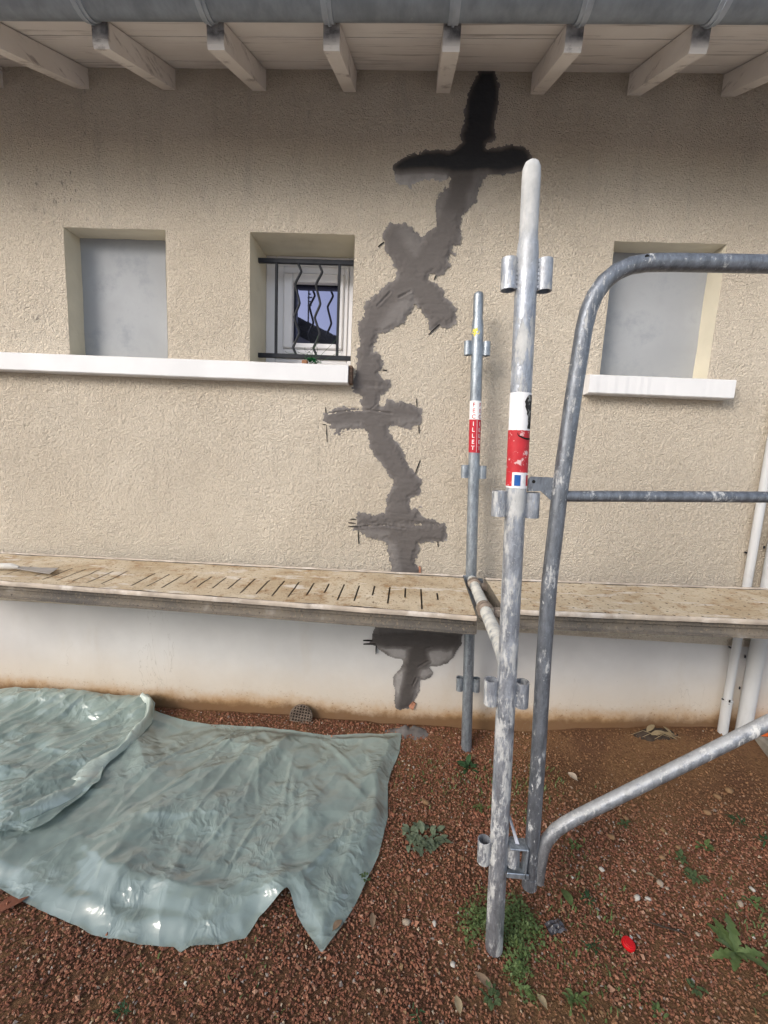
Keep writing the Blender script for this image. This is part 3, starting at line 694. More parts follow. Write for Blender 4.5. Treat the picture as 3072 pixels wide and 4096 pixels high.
# window
win = empty('window'); win.parent = house
fx0, fx1, fz0, fz1 = -.731, -.265, 1.787, 2.335
def frame(x0, x1, z0, z1, w, y0, y1, name, mat, bev=.004):
    m = MB()
    m.box((x0, y0, z0), (x0 + w[0], y1, z1), bev); m.box((x1 - w[1], y0, z0), (x1, y1, z1), bev)
    m.box((x0 + w[0], y0 + .0005, z1 - w[2]), (x1 - w[1], y1, z1), bev); m.box((x0 + w[0], y0 + .0005, z0), (x1 - w[1], y1, z0 + w[3]), bev)
    return m.build(name, mat, win)
frame(fx0, fx1, fz0, fz1, (.05, .05, .05, .06), .222, .29, 'frame', M['pvc'])
frame(-.680, -.316, 1.845, 2.286, (.041, .021, .034, .052), .216, .26, 'frame_step', M['pvc'])
frame(-.639, -.337, 1.897, 2.252, (.045, .030, .040, .027), .205, .25, 'sash', M['pvc'], .006)
frame(-.615, -.345, 1.905, 2.238, (.014, .018, .020, .014), .2505, .267, 'gasket', M['gasket'], .001)
m = MB(); m.box((-.612, .268, 1.905), (-.345, .276, 2.235)); m.build('pane', M['glass'], win)

# wrought grille in front of the window
gr = empty('window_grille'); gr.parent = house
gy_ = .115
for zc, nm in ((2.266, 'top_rail'), (1.838, 'bottom_rail')):
    m = MB(); m.box((-.733, gy_ - .008, zc - .0105), (-.263, gy_ + .008, zc + .0105), .002); m.build(nm, M['iron'], gr)
for xb in (-.645, -.347):
    m = MB(); m.box((xb - .006, gy_ - .006, 1.845), (xb + .006, gy_ + .006, 2.26), .0015); m.build('bar', M['iron'], gr)
k = 1.0267
def gp(x, z): return (x * k, gy_ - .001, 1.4 + (z - 1.4) * k)
w1 = [(-.531, 2.25), (-.527, 2.234), (-.514, 2.202), (-.541, 2.146), (-.519, 2.064), (-.543, 2.003), (-.518, 1.932), (-.546, 1.867), (-.533, 1.837), (-.531, 1.828)]
def wavy(pts):
    out = []
    for i in range(len(pts) - 1):
        (x0, z0), (x1, z1) = pts[i], pts[i + 1]
        for t in ((.0, .15, .3, .5, .7, .85)):
            s = t * t * (3 - 2 * t) * .35 + t * .65
            out.append(gp(x0 + (x1 - x0) * s, z0 + (z1 - z0) * t))
    out.append(gp(*pts[-1])); return out
for dx in (0, .0965):
    m = MB(); m.tube(wavy([(x + dx, z) for x, z in w1]), .0058, 10); m.build('wavy_bar', M['iron'], gr)

# sills
def sill(x0, x1, label):
    m = MB(); N = 40
    prof = [(.10, 1.7865), (-.058, 1.7735), (-.0625, 1.7695), (-.063, 1.699), (-.059, 1.695), (-.05, 1.694), (-.0465, 1.700), (-.041, 1.700), (-.040, 1.694), (.02, 1.694)]
    vs = []; fs = []
    for i in range(N + 1):
        x = x0 + (x1 - x0) * i / N; w = random.uniform(-.0007, .0007)
        vs += [(x, y + w * (y < 0), z + w) for y, z in prof]
    q = len(prof)
    for i in range(N):
        for kk in range(q - 1): fs.append((i * q + kk, i * q + kk + 1, (i + 1) * q + kk + 1, (i + 1) * q + kk))
    m.add(vs, fs); m.add(vs[:q], [tuple(range(q))[::-1]]); m.add(vs[-q:], [tuple(range(q))])
    o = m.build('window_sill', M['sill'], house); tag(o, label)
sill(-2.45, -.267, 'long white sill running under the left and middle openings')
sill(.783, 1.396, 'short white sill under the right blocked opening')
# bare hollow brick at the cut end of the long sill
hb = MB(); hb.box((-.2665, -.045, 1.697), (-.250, .02, 1.776), .003)
hbo = hb.build('sill_end_brick', M['brownbrick'], house)
for zz in (1.715, 1.735, 1.755, 1.772):
    m = MB(); m.box((-.2645, -.0495, zz - .009), (-.2515, -.044, zz - .002), .001); m.build('brick_rib', M['brownbrick'], hbo)

# ---- mortar repair on the crack
xs = np.arange(-.46, .50, .004); zs = np.arange(.02, 3.0, .004)
X, Z = np.meshgrid(xs, zs, indexing='ij')
S = np.full(X.shape, -1.0); WET = np.zeros(X.shape)
for im_, (wv, poly) in enumerate([D['mortar'][1], D['mortar'][0]] + D['mortar'][2:]):
    s = poly_sdf(X, Z, poly)
    f = sstep(-.02, .02, s)
    WET = WET * (1 - f) + wv * f
    S = np.maximum(S, s)
for wv, poly in D['tone']:
    s = poly_sdf(X, Z, poly) + (fbm(X * 40, Z * 40, 15, 3) - .5) * .016
    wv = wv if poly[0][1] < .56 else max(wv, .24)
    f = sstep(-.022, .014, s); WET = WET * (1 - f) + wv * f
rag = (fbm(X * 45, Z * 45, 21, 3) - .5) * .030 + (vnoise(X * 130, Z * 130, 27) - .5) * .012
rag = rag * np.where(Z < .56, .35, np.where(Z > 2.42, .62, .9))
Fd = S + rag + .005 * sstep(2.40, 2.46, Z)
Fd = np.where((X > -.272) & (X < -.25) & (Z > 1.69) & (Z < 1.79), -1, Fd)
Fd = np.where((X < -.262) & (Z > 1.69) & (Z < 2.35), -1, Fd)
thick = .0025 + .0055 * sstep(0, .030, Fd) + .003 * (fbm(X * 9 + 2, Z * 30, 33, 3) - .5) + .002 * (fbm(X * 60, Z * 60, 37, 3) - .5)
thick = thick + np.where(Z > .555, .0018, -.003)
for gx0, gz0, gx1, gz1 in D['grooves']:
    ex, ez = gx1 - gx0, gz1 - gz0; L = ex * ex + ez * ez
    t = np.clip(((X - gx0) * ex + (Z - gz0) * ez) / L, 0, 1)
    d = np.hypot(X - gx0 - t * ex, Z - gz0 - t * ez) + (vnoise(X * 90, Z * 90, 3) - .5) * .004
    thick = thick - .0045 * sstep(.0045, .0, d) + .002 * sstep(.016, .008, d) * sstep(.004, .008, d)
cell = (Fd[:-1, :-1] + Fd[1:, :-1] + Fd[:-1, 1:] + Fd[1:, 1:]) > 0
F = grid_faces(len(xs), len(zs))[cell.ravel()]
Vv, F2, u = compact(np.c_[X.ravel(), -thick.ravel(), Z.ravel()], F)
mo = link('mortar_repair', np_mesh('mortar_repair', Vv, F2, M['mortar'], True, {'wet': WET.ravel()[u]}), house)
tag(mo, 'grey mortar filled crack with stitched cross bars from eaves to ground')
for a, b_, c, d in D['cuts']:
    L = math.hypot(c - a, d - b_); m = MB(); w = .0021
    ux, uz = (c - a) / L, (d - b_) / L; nx, nz = -uz * w, ux * w
    vs = []
    for (x, z, s) in ((a, b_, .45), ((a + c) / 2, (b_ + d) / 2, 1.15), (c, d, .7)):
        vs += [(x + nx * s, -.0065, z + nz * s), (x - nx * s, -.0065, z - nz * s), (x - nx * s, .004, z - nz * s), (x + nx * s, .004, z + nz * s)]
    fs = []
    for i in range(2):
        for kk in range(4): fs.append((i * 4 + kk, i * 4 + (kk + 1) % 4, i * 4 + 4 + (kk + 1) % 4, i * 4 + 4 + kk))
    fs += [(3, 2, 1, 0), (8, 9, 10, 11)]
    m.add(vs, fs); m.build('saw_cut', M['cut'], house)
for poly in D['brick']:
    m = MB(); n_ = len(poly)
    m.add([(x, -.0075, z) for x, z in poly] + [(x, .004, z) for x, z in poly], [tuple(range(n_))[::-1]] + [(i, (i + 1) % n_, n_ + (i + 1) % n_, n_ + i) for i in range(n_)])
    m.build('exposed_brick', M['orangebrick'], house)

# ---- eaves: rafters, soffit boards, roof, gutter
SL = .462
RX = [-1.843, -1.461, -1.080, -.690, -.306, .083, .470, .860, 1.233, 1.615, 2.0]
for i, xr in enumerate(RX):
    hw = .0275 + random.uniform(-.001, .001); m = MB()
    def prof(x): return [(x, .03, 2.888 + .03 * SL), (x, -.424, 2.888 - .424 * SL), (x, -.430, 2.888 - .424 * SL + .012), (x, -.433, 2.966 - .433 * SL), (x, .03, 2.966 + .03 * SL)]
    a = prof(xr - hw); b_ = prof(xr + hw)
    m.add(a + b_, [(0, 1, 2, 3, 4), (9, 8, 7, 6, 5), (0, 5, 6, 1), (1, 6, 7, 2), (2, 7, 8, 3), (3, 8, 9, 4), (4, 9, 5, 0)])
    m.build('rafter', M['rafter'], house)
yb = [.03, -.085, -.197, -.312, -.424, -.52]
for i in range(5):
    y0, y1 = yb[i] - .0012, yb[i + 1] + .0012
    m = MB(); dz = random.uniform(0, .002)
    vs = []
    for x in (-2.5, 2.3):
        for (y, t) in ((y0, 0), (y1, 0), (y1, .018), (y0, .018)): vs.append((x, y, 2.9685 + SL * y + t + dz))
    m.add(vs, [(0, 1, 2, 3), (7, 6, 5, 4), (0, 4, 5, 1), (1, 5, 6, 2), (2, 6, 7, 3), (3, 7, 4, 0)])
    m.build('soffit_board', M['soffit'], house)
m = MB()
vs = []
for x in (-2.6, 2.4):
    for (y, t) in ((4.0, .03), (-.545, .03), (-.545, .085), (4.0, .085)): vs.append((x, y, 2.968 + SL * y + t))
m.add(vs, [(0, 1, 2, 3), (7, 6, 5, 4), (0, 4, 5, 1), (1, 5, 6, 2), (2, 6, 7, 3), (3, 7, 4, 0)])
m.build('roof', M['tile'], house)
GC, GZ, GR = -.505, 2.789, .066
def gut(x0, x1, r, t, name, mat, parent, n=26, a0=0.0, a1=math.pi):
    m = MB(); vs = []; fs = []
    for x in (x0, x1):
        for rr in (r, r - t):
            for i in range(n + 1):
                a = a0 + (a1 - a0) * i / n
                vs.append((x, GC - rr * math.cos(a), GZ - rr * math.sin(a)))
    q = n + 1
    for i in range(n):
        fs.append((i, i + 1, 2 * q + i + 1, 2 * q + i)); fs.append((q + i + 1, q + i, 3 * q + i, 3 * q + i + 1))
    m.add(vs, fs, True)
    m.add(vs, [(i, q + i, q + i + 1, i + 1) for i in range(n)] + [(2 * q + i, 2 * q + i + 1, 3 * q + i + 1, 3 * q + i) for i in range(n)] + [(0, 2 * q, 3 * q, q), (n, q + n, 3 * q + n, 2 * q + n)])
    return m.build(name, mat, parent)
gutter = gut(-2.6, 2.4, GR, .0025, 'gutter', M['zinc'], house)
m = MB(); m.tube([(-2.6, GC - GR + .002, GZ + .004), (2.4, GC - GR + .002, GZ + .004)], .009, 12); m.build('bead', M['zinc'], gutter)
for xr in RX:
    bk = gut(xr - .016, xr + .016, GR + .0045, .004, 'gutter_bracket', M['zincband'], gutter)
    bk2 = gut(xr - .0035, xr + .0035, GR + .0085, .0042, 'bracket_rib', M['zincband'], gutter)

# ---- down pipes
m = MB(); m.tube([(1.606, -.03, .27), (1.609, -.03, 2.75)], .0175, 20); p1 = m.build('downpipe', M['pipe'], house)
tag(p1, 'thin grey plastic pipe fixed to the wall beside the wide downpipe')
m = MB(); m.tube([(1.609, -.031, .10), (1.606, -.031, .285), (1.606, -.031, .30)], [.021, .021, .0235], 20, True, 0); m.build('pipe_socket', M['pipe'], p1)
m = MB(); m.box((1.583, -.034, .299), (1.600, -.024, .3035)); m.box((1.598, -.0525, .290), (1.604, -.049, .312)); m.build('broken_clip', M['cut'], p1)
for zz in (.56, 1.02): m = MB(); m.tube([(1.588, -.012, zz), (1.588, -.022, zz)], .004, 8); m.build('screw', M['iron'], p1)
m = MB(); m.tube([(1.696, -.04, .10), (1.696, -.04, 2.8)], .031, 24); p2 = m.build('downpipe', M['pipe'], house)
tag(p2, 'wide grey downpipe at the right edge of the wall')
for zz in (.36, .52, .78, 1.05): m = MB(); m.tube([(1.662, -.02, zz - .006), (1.662, -.02, zz + .006)], .0035, 8); m.build('screw', M['iron'], p2)

# ================================================================== SCAFFOLD
def front_x(z): return .331 - .0400 * z
def back_x(z): return .3715 - .0475 * z
FY, BY = -.947, -.114
sf = empty('scaffold_frame', (.331, FY, 0))
tag(sf, 'galvanised scaffold frame of two leaning poles joined by a splashed crossbar', 'scaffold frame')
def chB(mb, name, mat, parent):
    """build in world coordinates under an Empty that sits elsewhere"""
    o = mb.build(name, mat, parent)
    root = parent
    loc = Vector((0, 0, 0))
    while root is not None: loc += root.location; root = root.parent
    o.data.transform(Matrix.Translation(-loc)); return o
PR = .0245
m = MB(); m.tube([(front_x(z), FY, z) for z in (-.004, .006, .3, .8, 1.3, 1.7, 1.86, 1.885)], [.0195, PR, PR, PR, PR, PR, PR, .0225], 28)
fp = chB(m, 'front_pole', M['pole'], sf)
m = MB(); zs_ = (1.87, 1.9, 1.93, 2.02, 2.037, 2.048, 2.053); m.tube([(front_x(z), FY, z) for z in zs_], [.0222, .0205, .0203, .0203, .0195, .015, .008], 28); chB(m, 'spigot', M['pole'], fp)
m = MB(); m.tube([(back_x(z), BY, z) for z in (-.01, .3, .8, 1.3, 1.7, 1.94, 1.965)], [PR] * 6 + [.0215], 24); bp = chB(m, 'back_pole', M['pole2'], sf)
m = MB(); m.tube([(back_x(z), BY, z) for z in (1.95, 2.0, 2.06, 2.070, 2.074)], [.019, .0205, .0205, .018, .012], 24); chB(m, 'spigot', M['pole2'], bp)
def cup(xf, y, z0, z1, side, mat, parent, r=.0178):
    zc = (z0 + z1) / 2; xc = xf(zc) + side * (PR + r - .002); dxz = -.043
    m = MB(); m.tube([(xc - dxz * (zc - z0), y, z0), (xc + dxz * (z1 - zc), y, z1)], r, 22, False, r - .0028); o = chB(m, 'socket', mat, parent)
    m = MB()
    for q in range(7):      # weld bead
        zz = z0 + .006 + (z1 - z0 - .012) * q / 6
        m.tube([(xf(zz) + side * (PR - .001), y - .006, zz - .003), (xf(zz) + side * (PR + .0015), y - .0065, zz + .003)], random.uniform(.003, .0045), 6)
    chB(m, 'weld', mat, o)
for z0, z1 in ((.284, .352), (.757, .825), (1.257, 1.319), (1.782, 1.850)):
    for sd_ in (-1, 1): cup(front_x, FY, z0, z1, sd_, M['pole'], fp)
for z0, z1 in ((.306, .371), (.79, .85), (1.305, 1.361), (1.822, 1.878)):
    for sd_ in (-1, 1): cup(back_x, BY, z0, z1, sd_, M['pole2'], bp, .0165)
TA, TB = Vector((.334, BY, .850)), Vector((.2965, FY, .875))
m = MB(); m.tube([TA.lerp(TB, t) for t in (0, .2, .4, .6, .8, .93, 1.0)], [.021] * 5 + [.0225, .0265], 24); chB(m, 'crossbar', M['transom'], sf)
m = MB(); m.box((.268, BY - .012, .838), (.322, BY - .006, .866), .002); chB(m, 'wedge_plate', M['pole2'], sf)

# stickers
def sleeve(xf, y, z0, z1, r, a0, a1, name, mat, parent, n=26, wob=0.0, nz=3):
    """thin wrap round a pole between two angles (degrees; 0 faces the camera, + to the right)"""
    m = MB(); vs = []; fs = []
    for kz in range(nz + 1):
        z = z0 + (z1 - z0) * kz / nz
        for i in range(n + 1):
            a = R(a0 + (a1 - a0) * i / n)
            zz = z + (random.uniform(-wob, wob) if kz in (0, nz) else 0)
            vs.append((xf(zz) + r * math.sin(a), y - r * math.cos(a), zz))
    for kz in range(nz):
        for i in range(n): fs.append((kz * (n + 1) + i, kz * (n + 1) + i + 1, (kz + 1) * (n + 1) + i + 1, (kz + 1) * (n + 1) + i))
    m.add(vs, fs, True); return chB(m, name, mat, parent)
lab = sleeve(front_x, FY, 1.329, 1.553, PR + .0004, -178, 178, 'sticker', M['stwhite'], fp, 60, .0006)
tag(lab, 'white and red wrapped sticker with small blue white red flag')
sleeve(front_x, FY, 1.367, 1.466, PR + .0008, -176, 176, 'red_band', M['stred'], lab, 60, .0005)
sleeve(front_x, FY, 1.333, 1.3671, PR + .0008, -176, -40, 'red_band', M['stred'], lab, 30)
sleeve(front_x, FY, 1.335, 1.361, PR + .0012, -27, 6, 'flag_blue', M['stblue'], lab, 10)
sleeve(front_x, FY, 1.335, 1.361, PR + .0012, 42, 74, 'flag_red', M['stred'], lab, 10)
# torn patch: irregular wrap
m = MB(); vs = []; fs = []
tz = np.linspace(1.470, 1.548, 15)
for i, z in enumerate(tz):
    u = (z - 1.470) / .078
    l = 34 + 14 * math.sin(u * 5.2) - 18 * math.sin(u * math.pi) + random.uniform(-5, 5) + 16 * max(0, u - .8) * 4
    r_ = 82 - 25 * max(0, u - .75) * 3 + random.uniform(-4, 4)
    for kk in range(6):
        a = R(l + (r_ - l) * kk / 5); vs.append((front_x(z) + (PR + .0011) * math.sin(a), FY - (PR + .0011) * math.cos(a), z))
for i in range(14):
    for kk in range(5): fs.append((i * 6 + kk, i * 6 + kk + 1, (i + 1) * 6 + kk + 1, (i + 1) * 6 + kk))
m.add(vs, fs, True); chB(m, 'torn_patch', M['stblack'], lab)
m = MB()     # pen stroke across the red band
vs = [];
for i in range(15):
    a = R(-22 + 92 * i / 14); z = 1.4545 - .0075 * math.sin(min(1, i / 9) * math.pi / 2) + (.004 if i == 0 else 0)
    for dz in (-.0016 - .0012 * math.sin(i / 14 * math.pi), .0016): vs.append((front_x(z) + (PR + .0013) * math.sin(a), FY - (PR + .0013) * math.cos(a), z + dz))
m.add(vs, [(2 * i, 2 * i + 2, 2 * i + 3, 2 * i + 1) for i in range(14)], True); chB(m, 'pen_stroke', M['cut'], lab)

lab2 = sleeve(back_x, BY, 1.556, 1.634, PR + .0004, -178, 178, 'sticker', M['stwhite'], bp, 50)
tag(lab2, 'white over red sticker lettered FECILLET in two columns')
sleeve(back_x, BY, 1.416, 1.556, PR + .0004, -178, 178, 'red_band', M['stredclean'], lab2, 50)
def glyphs(ch, size):
    cu = bpy.data.curves.new('letter', 'FONT'); cu.body = ch; cu.size = size; cu.align_x = 'CENTER'; cu.offset = size * .012
    to = bpy.data.objects.new('letter', cu); COL.objects.link(to)
    bpy.context.view_layer.update()
    me = bpy.data.meshes.new_from_object(to)
    vs = [tuple(v.co) for v in me.vertices]; fs = [tuple(p.vertices) for p in me.polygons]
    bpy.data.objects.remove(to); bpy.data.curves.remove(cu); bpy.data.meshes.remove(me)
    return vs, fs
for adeg in (-24, 42):
    for ch, zc, mt in (('F', 1.617, 'stredclean'), ('E', 1.593, 'stredclean'), ('C', 1.568, 'stredclean'), ('I', 1.538, 'stwhite'), ('L', 1.513, 'stwhite'), ('L', 1.488, 'stwhite'), ('E', 1.462, 'stwhite'), ('T', 1.437, 'stwhite')):
        vs, fs = glyphs(ch, .024); m = MB(); rr = PR + .0011
        m.add([(back_x(zc + y) + rr * math.sin(R(adeg) + x / rr), BY - rr * math.cos(R(adeg) + x / rr), zc + y - .0085) for x, y, _ in vs], fs)
        chB(m, 'letter', M[mt], lab2)
sleeve(back_x, BY, 1.418, 1.554, PR + .0009, 9, 12, 'divider', M['stwhite'], lab2, 2)
m = MB(); vs = []; n_ = 11
for i in range(n_):
    a = 2 * math.pi * i / n_; r_ = (.011 if i % 2 else .019) * random.uniform(.85, 1.15)
    aa = R(-32) + r_ * math.cos(a) / PR; vs.append((back_x(1.912) + (PR + .0008) * math.sin(aa), BY - (PR + .0008) * math.cos(aa), 1.912 + r_ * math.sin(a)))
aa = R(-32); vs.append((back_x(1.912) + (PR + .0012) * math.sin(aa), BY - (PR + .0012) * math.cos(aa), 1.912))
m.add(vs, [(i, (i + 1) % n_, n_) for i in range(n_)]); chB(m, 'yellow_tape_scrap', M['styellow'], bp)

# ---- guard rail frame hooked on the front pole
gf = empty('guardrail_frame', (.41, FY, .22))
tag(gf, 'dark grey bent tube guardrail frame hooked beside the front scaffold pole', 'guardrail')
GRR = .0190; GY = FY - .004
path = [(.4095, .222), (.408, .30), (.399, .58), (.385, .90), (.3795, 1.10), (.3825, 1.338), (.391, 1.56), (.3985, 1.70)]
bend = [(.404, 1.742), (.415, 1.776), (.432, 1.804), (.456, 1.826), (.487, 1.841), (.525, 1.848), (.58, 1.850)]
pts = [(x, GY, z) for x, z in path + bend + [(.9, 1.853), (1.3, 1.858), (1.75, 1.862)]]
m = MB(); m.tube(pts, GRR, 24, True); chB(m, 'bent_tube', M['guard'], gf)
m = MB(); m.tube([(.4100, GY, .2215), (.4095, GY, .256)], GRR + .0012, 24); chB(m, 'foot_collar', M['guard'], gf)
m = MB(); m.tube([(.392, GY, 1.314), (.60, GY, 1.324), (1.75, GY, 1.375)], .0135, 18); chB(m, 'mid_rail', M['guard'], gf)
dg = [(.434, .243), (.433, .30), (.434, .345), (.443, .378), (.462, .408), (.488, .433), (.52, .457), (.80, .652), (1.10, .862), (1.7, 1.28)]
m = MB(); m.tube([(x, GY - .006, z) for x, z in dg], [.012, .0145, .0165] + [.017] * 7, 20); chB(m, 'diagonal_brace', M['brace'], gf)
m = MB()     # bracket plate between pole and guard rail
pl = [(.304, 1.353), (.310, 1.358), (.372, 1.358), (.378, 1.30), (.362, 1.303), (.336, 1.324), (.304, 1.322)]
pl = [(x, z) for x, z in pl]; q = len(pl)
m.add([(x, GY - .003, z) for x, z in pl] + [(x, GY + .003, z) for x, z in pl], [tuple(range(q)), tuple(range(2 * q - 1, q - 1, -1))] + [(i, q + i, q + (i + 1) % q, (i + 1) % q) for i in range(q)])
pb = chB(m, 'bracket_plate', M['guard'], gf)
m = MB(); m.tube([(.3165, GY - .0036, 1.346), (.3165, GY + .001, 1.346)], .0042, 12); chB(m, 'bolt_hole', M['cut'], pb)
m = MB(); m.tube([(.512, GY - GRR * .93, 1.8525), (.512, GY - GRR * .80, 1.8525)], .0052, 12); chB(m, 'drilled_hole', M['cut'], gf)
m = MB()     # hook clamp round the lowest right socket of the pole
m.box((.338, FY - .028, .266), (.398, FY - .024, .282), .0015); m.box((.386, FY - .028, .266), (.391, FY + .012, .356), .0015)
m.box((.342, FY - .026, .350), (.391, FY + .012, .355), .0015); m.box((.342, FY - .024, .268), (.388, FY + .02, .273), .001)
hk = chB(m, 'hook_clamp', M['pole2'], gf)
m = MB(); m.add([(.3445, FY + .03, .405), (.352, FY + .03, .402), (.3715, FY - .012, .352), (.361, FY - .012, .350), (.3445, FY + .034, .405), (.352, FY + .034, .402), (.3715, FY - .006, .352), (.361, FY - .006, .350)], [(0, 3, 2, 1), (4, 5, 6, 7), (0, 1, 5, 4), (1, 2, 6, 5), (2, 3, 7, 6), (3, 0, 4, 7)])
chB(m, 'wedge_blade', M['steel'], hk)

# ---- decks
def deck(name, label, corners, slots, hooks=None):
    """corners: back-left, back-right, front-right, front-left of the walking surface"""
    BL, BR, FR, FL = [Vector(c) for c in corners]
    root = empty(name, tuple(BL)); tag(root, label, 'scaffold deck', 'steel decks on the scaffold')
    def at(u, w, dz=0): 
        p = BL.lerp(BR, u).lerp(FL.lerp(FR, u), w); return Vector((p.x, p.y, p.z + dz))
    L = (BR - BL).length; Wd = (FL - BL).length
    # walking sheet cut by transverse slots
    us = [0.0]
    for (uc, w0, w1) in slots: us += [uc - .0032 / L, uc + .0032 / L]
    us.append(1.0)
    us2 = []
    for a, b_ in zip(us[:-1], us[1:]):
        k_ = max(1, int((b_ - a) * L / .02)); us2 += [a + (b_ - a) * i / k_ for i in range(k_)]
    us2.append(1.0); us2 = np.array(us2)
    ws = np.array([.055, .08, .12, .2, .28, .36, .44, .52, .60, .68, .76, .84, .90, .95])
    isl = []
    for (uc, w0, w1) in slots: isl.append((uc, w0, w1))
    vs = []
    for u in us2:
        for w in ws:
            h = .0035 * (vnoise(np.array(u * L * 30), np.array(w * Wd * 30), 5) - .5) + .003 * (vnoise(np.array(u * L * 9), np.array(w * Wd * 9), 8) - .5)
            vs.append(at(u, w, float(h)))
    nw = len(ws); fs = []
    for i in range(len(us2) - 1):
        um = (us2[i] + us2[i + 1]) / 2; cut = None
        for (uc, w0, w1) in isl:
            if abs(um - uc) < .0032 / L: cut = (w0, w1)
        for j in range(nw - 1):
            wm = (ws[j] + ws[j + 1]) / 2
            if cut and cut[0] < wm < cut[1]: continue
            fs.append((i * nw + j, i * nw + j + 1, (i + 1) * nw + j + 1, (i + 1) * nw + j))
    m = MB(); m.add(vs, [f[::-1] for f in fs], True); top = chB(m, 'walking_sheet', M['deck'], root)
    at_ = top.data.attributes.new('right', 'FLOAT', 'POINT'); at_.data.foreach_set('value', np.full(len(top.data.vertices), 1.0 if not slots else 0.0, np.float32))
    # dark hollow underside tray
    m = MB()
    m.add([at(0, .03, -.032), at(1, .03, -.032), at(1, .97, -.032), at(0, .97, -.032)], [(0, 1, 2, 3)]); chB(m, 'underside', M['web'], root)
    # edge beams: rounded lip and C-shaped web
    for w, s in ((0, -1), (1, 1)):
        n_ = 60; vs = []
        pf = [(-.032, .000), (-.02, .004), (-.012, .0055), (-.002, .002), (.0, -.006), (-.006, -.013)]
        for i in range(n_ + 1):
            u = i / n_; j_ = random.uniform(-.0012, .0012)
            for (dw, dz) in pf:
                p = at(u, w, dz + j_ * .7); p.y += (-dw if s > 0 else dw) * (Wd if False else .36) * (1 if s > 0 else 1); p.y += 0
                vs.append(p)
        q = len(pf); fs = [(i * q + kk, i * q + kk + 1, (i + 1) * q + kk + 1, (i + 1) * q + kk) for i in range(n_) for kk in range(q - 1)]
        m = MB(); m.add(vs, fs if s > 0 else [f[::-1] for f in fs], True); chB(m, 'edge_lip', M['lip'], root)
        vs = []; pf = [(.002, -.010), (.014, -.014), (.017, -.020), (.017, -.048), (.012, -.056), (.003, -.059), (.003, -.064), (.02, -.065)]
        for i in range(n_ + 1):
            u = i / n_
            for (dy, dz) in pf:
                p = at(u, w, dz); p.y += dy * s; 
                if dy > 0 or True: p.y += 0
                p.y += (.004 * s if False else 0); vs.append(p + Vector((0, 0, random.uniform(-.0006, .0006))))
        q = len(pf); fs = [(i * q + kk, i * q + kk + 1, (i + 1) * q + kk + 1, (i + 1) * q + kk) for i in range(n_) for kk in range(q - 1)]
        m = MB(); m.add(vs, fs if s > 0 else [f[::-1] for f in fs], False); chB(m, 'side_web', M['web'], root)
    # end plates
    for u in (0, 1):
        e = at(u, .0); f_ = at(u, 1.0); t_ = .003 if u else -.003; m = MB()
        m.add([e + Vector((0, 0, .0)), f_, f_ + Vector((0, 0, -.06)), e + Vector((0, 0, -.06)), e + Vector((t_, 0, 0)), f_ + Vector((t_, 0, 0)), f_ + Vector((t_, 0, -.06)), e + Vector((t_, 0, -.06))],
              [(0, 1, 2, 3), (7, 6, 5, 4), (0, 4, 5, 1), (1, 5, 6, 2), (2, 6, 7, 3), (3, 7, 4, 0)]); chB(m, 'end_plate', M['web'], root)
    return root, at
sl = []
Ltot = 2.33 + .29
def u_of(x): return (x + 2.33) / Ltot
i = 0
x = .163
while x > -1.75:
    w0, w1 = .42, .86
    rr = random.random()
    if x > .15: w0, w1 = .50, .66
    elif x > .06: w0, w1 = .44, .88
    elif x < -.95 and rr < .22: w0 = w1 = 0
    elif rr < .15: w0, w1 = .42, .68
    elif rr < .4: w0, w1 = .42, .78
    if w1 > w0: sl.append((u_of(x), w0, w1))
    x -= .0635
sl.sort()
d1, at1 = deck('steel_deck', 'plaster crusted slotted deck left of the poles, with a scraper on it', [(-2.33, -.050, .823), (.29, -.135, .866), (.283, -.565, .842), (-2.33, -.425, .823)], sl)
d2, at2 = deck('steel_deck', 'plaster crusted deck right of the poles, hooked over the crossbar', [(.385, -.165, .868), (2.2, -.150, .905), (2.2, -.548, .905), (.385, -.540, .864)], [])
for t, w in ((.115, .024), (.505, .026)):      # two hooks of the right deck over the crossbar
    c = TA.lerp(TB, t); dr = (TB - TA).normalized()
    hkm = MB()
    prof_ = [(c - dr * w, .0225), (c - dr * w * .9, .0275), (c - dr * w * .35, .0285), (c - dr * w * .25, .0245), (c + dr * w * .15, .0245), (c + dr * w * .25, .030), (c + dr * w * .8, .029), (c + dr * w, .0225)]
    hkm.tube([p for p, _ in prof_], [r_ for _, r_ in prof_], 22); ho = chB(hkm, 'deck_hook', M['rusty'], d2)
    hkm = MB(); hkm.box((c.x + .018, c.y - .016, c.z - .022), (.40, c.y + .016, c.z + .006), .003); chB(hkm, 'hook_arm', M['rusty'], d2)

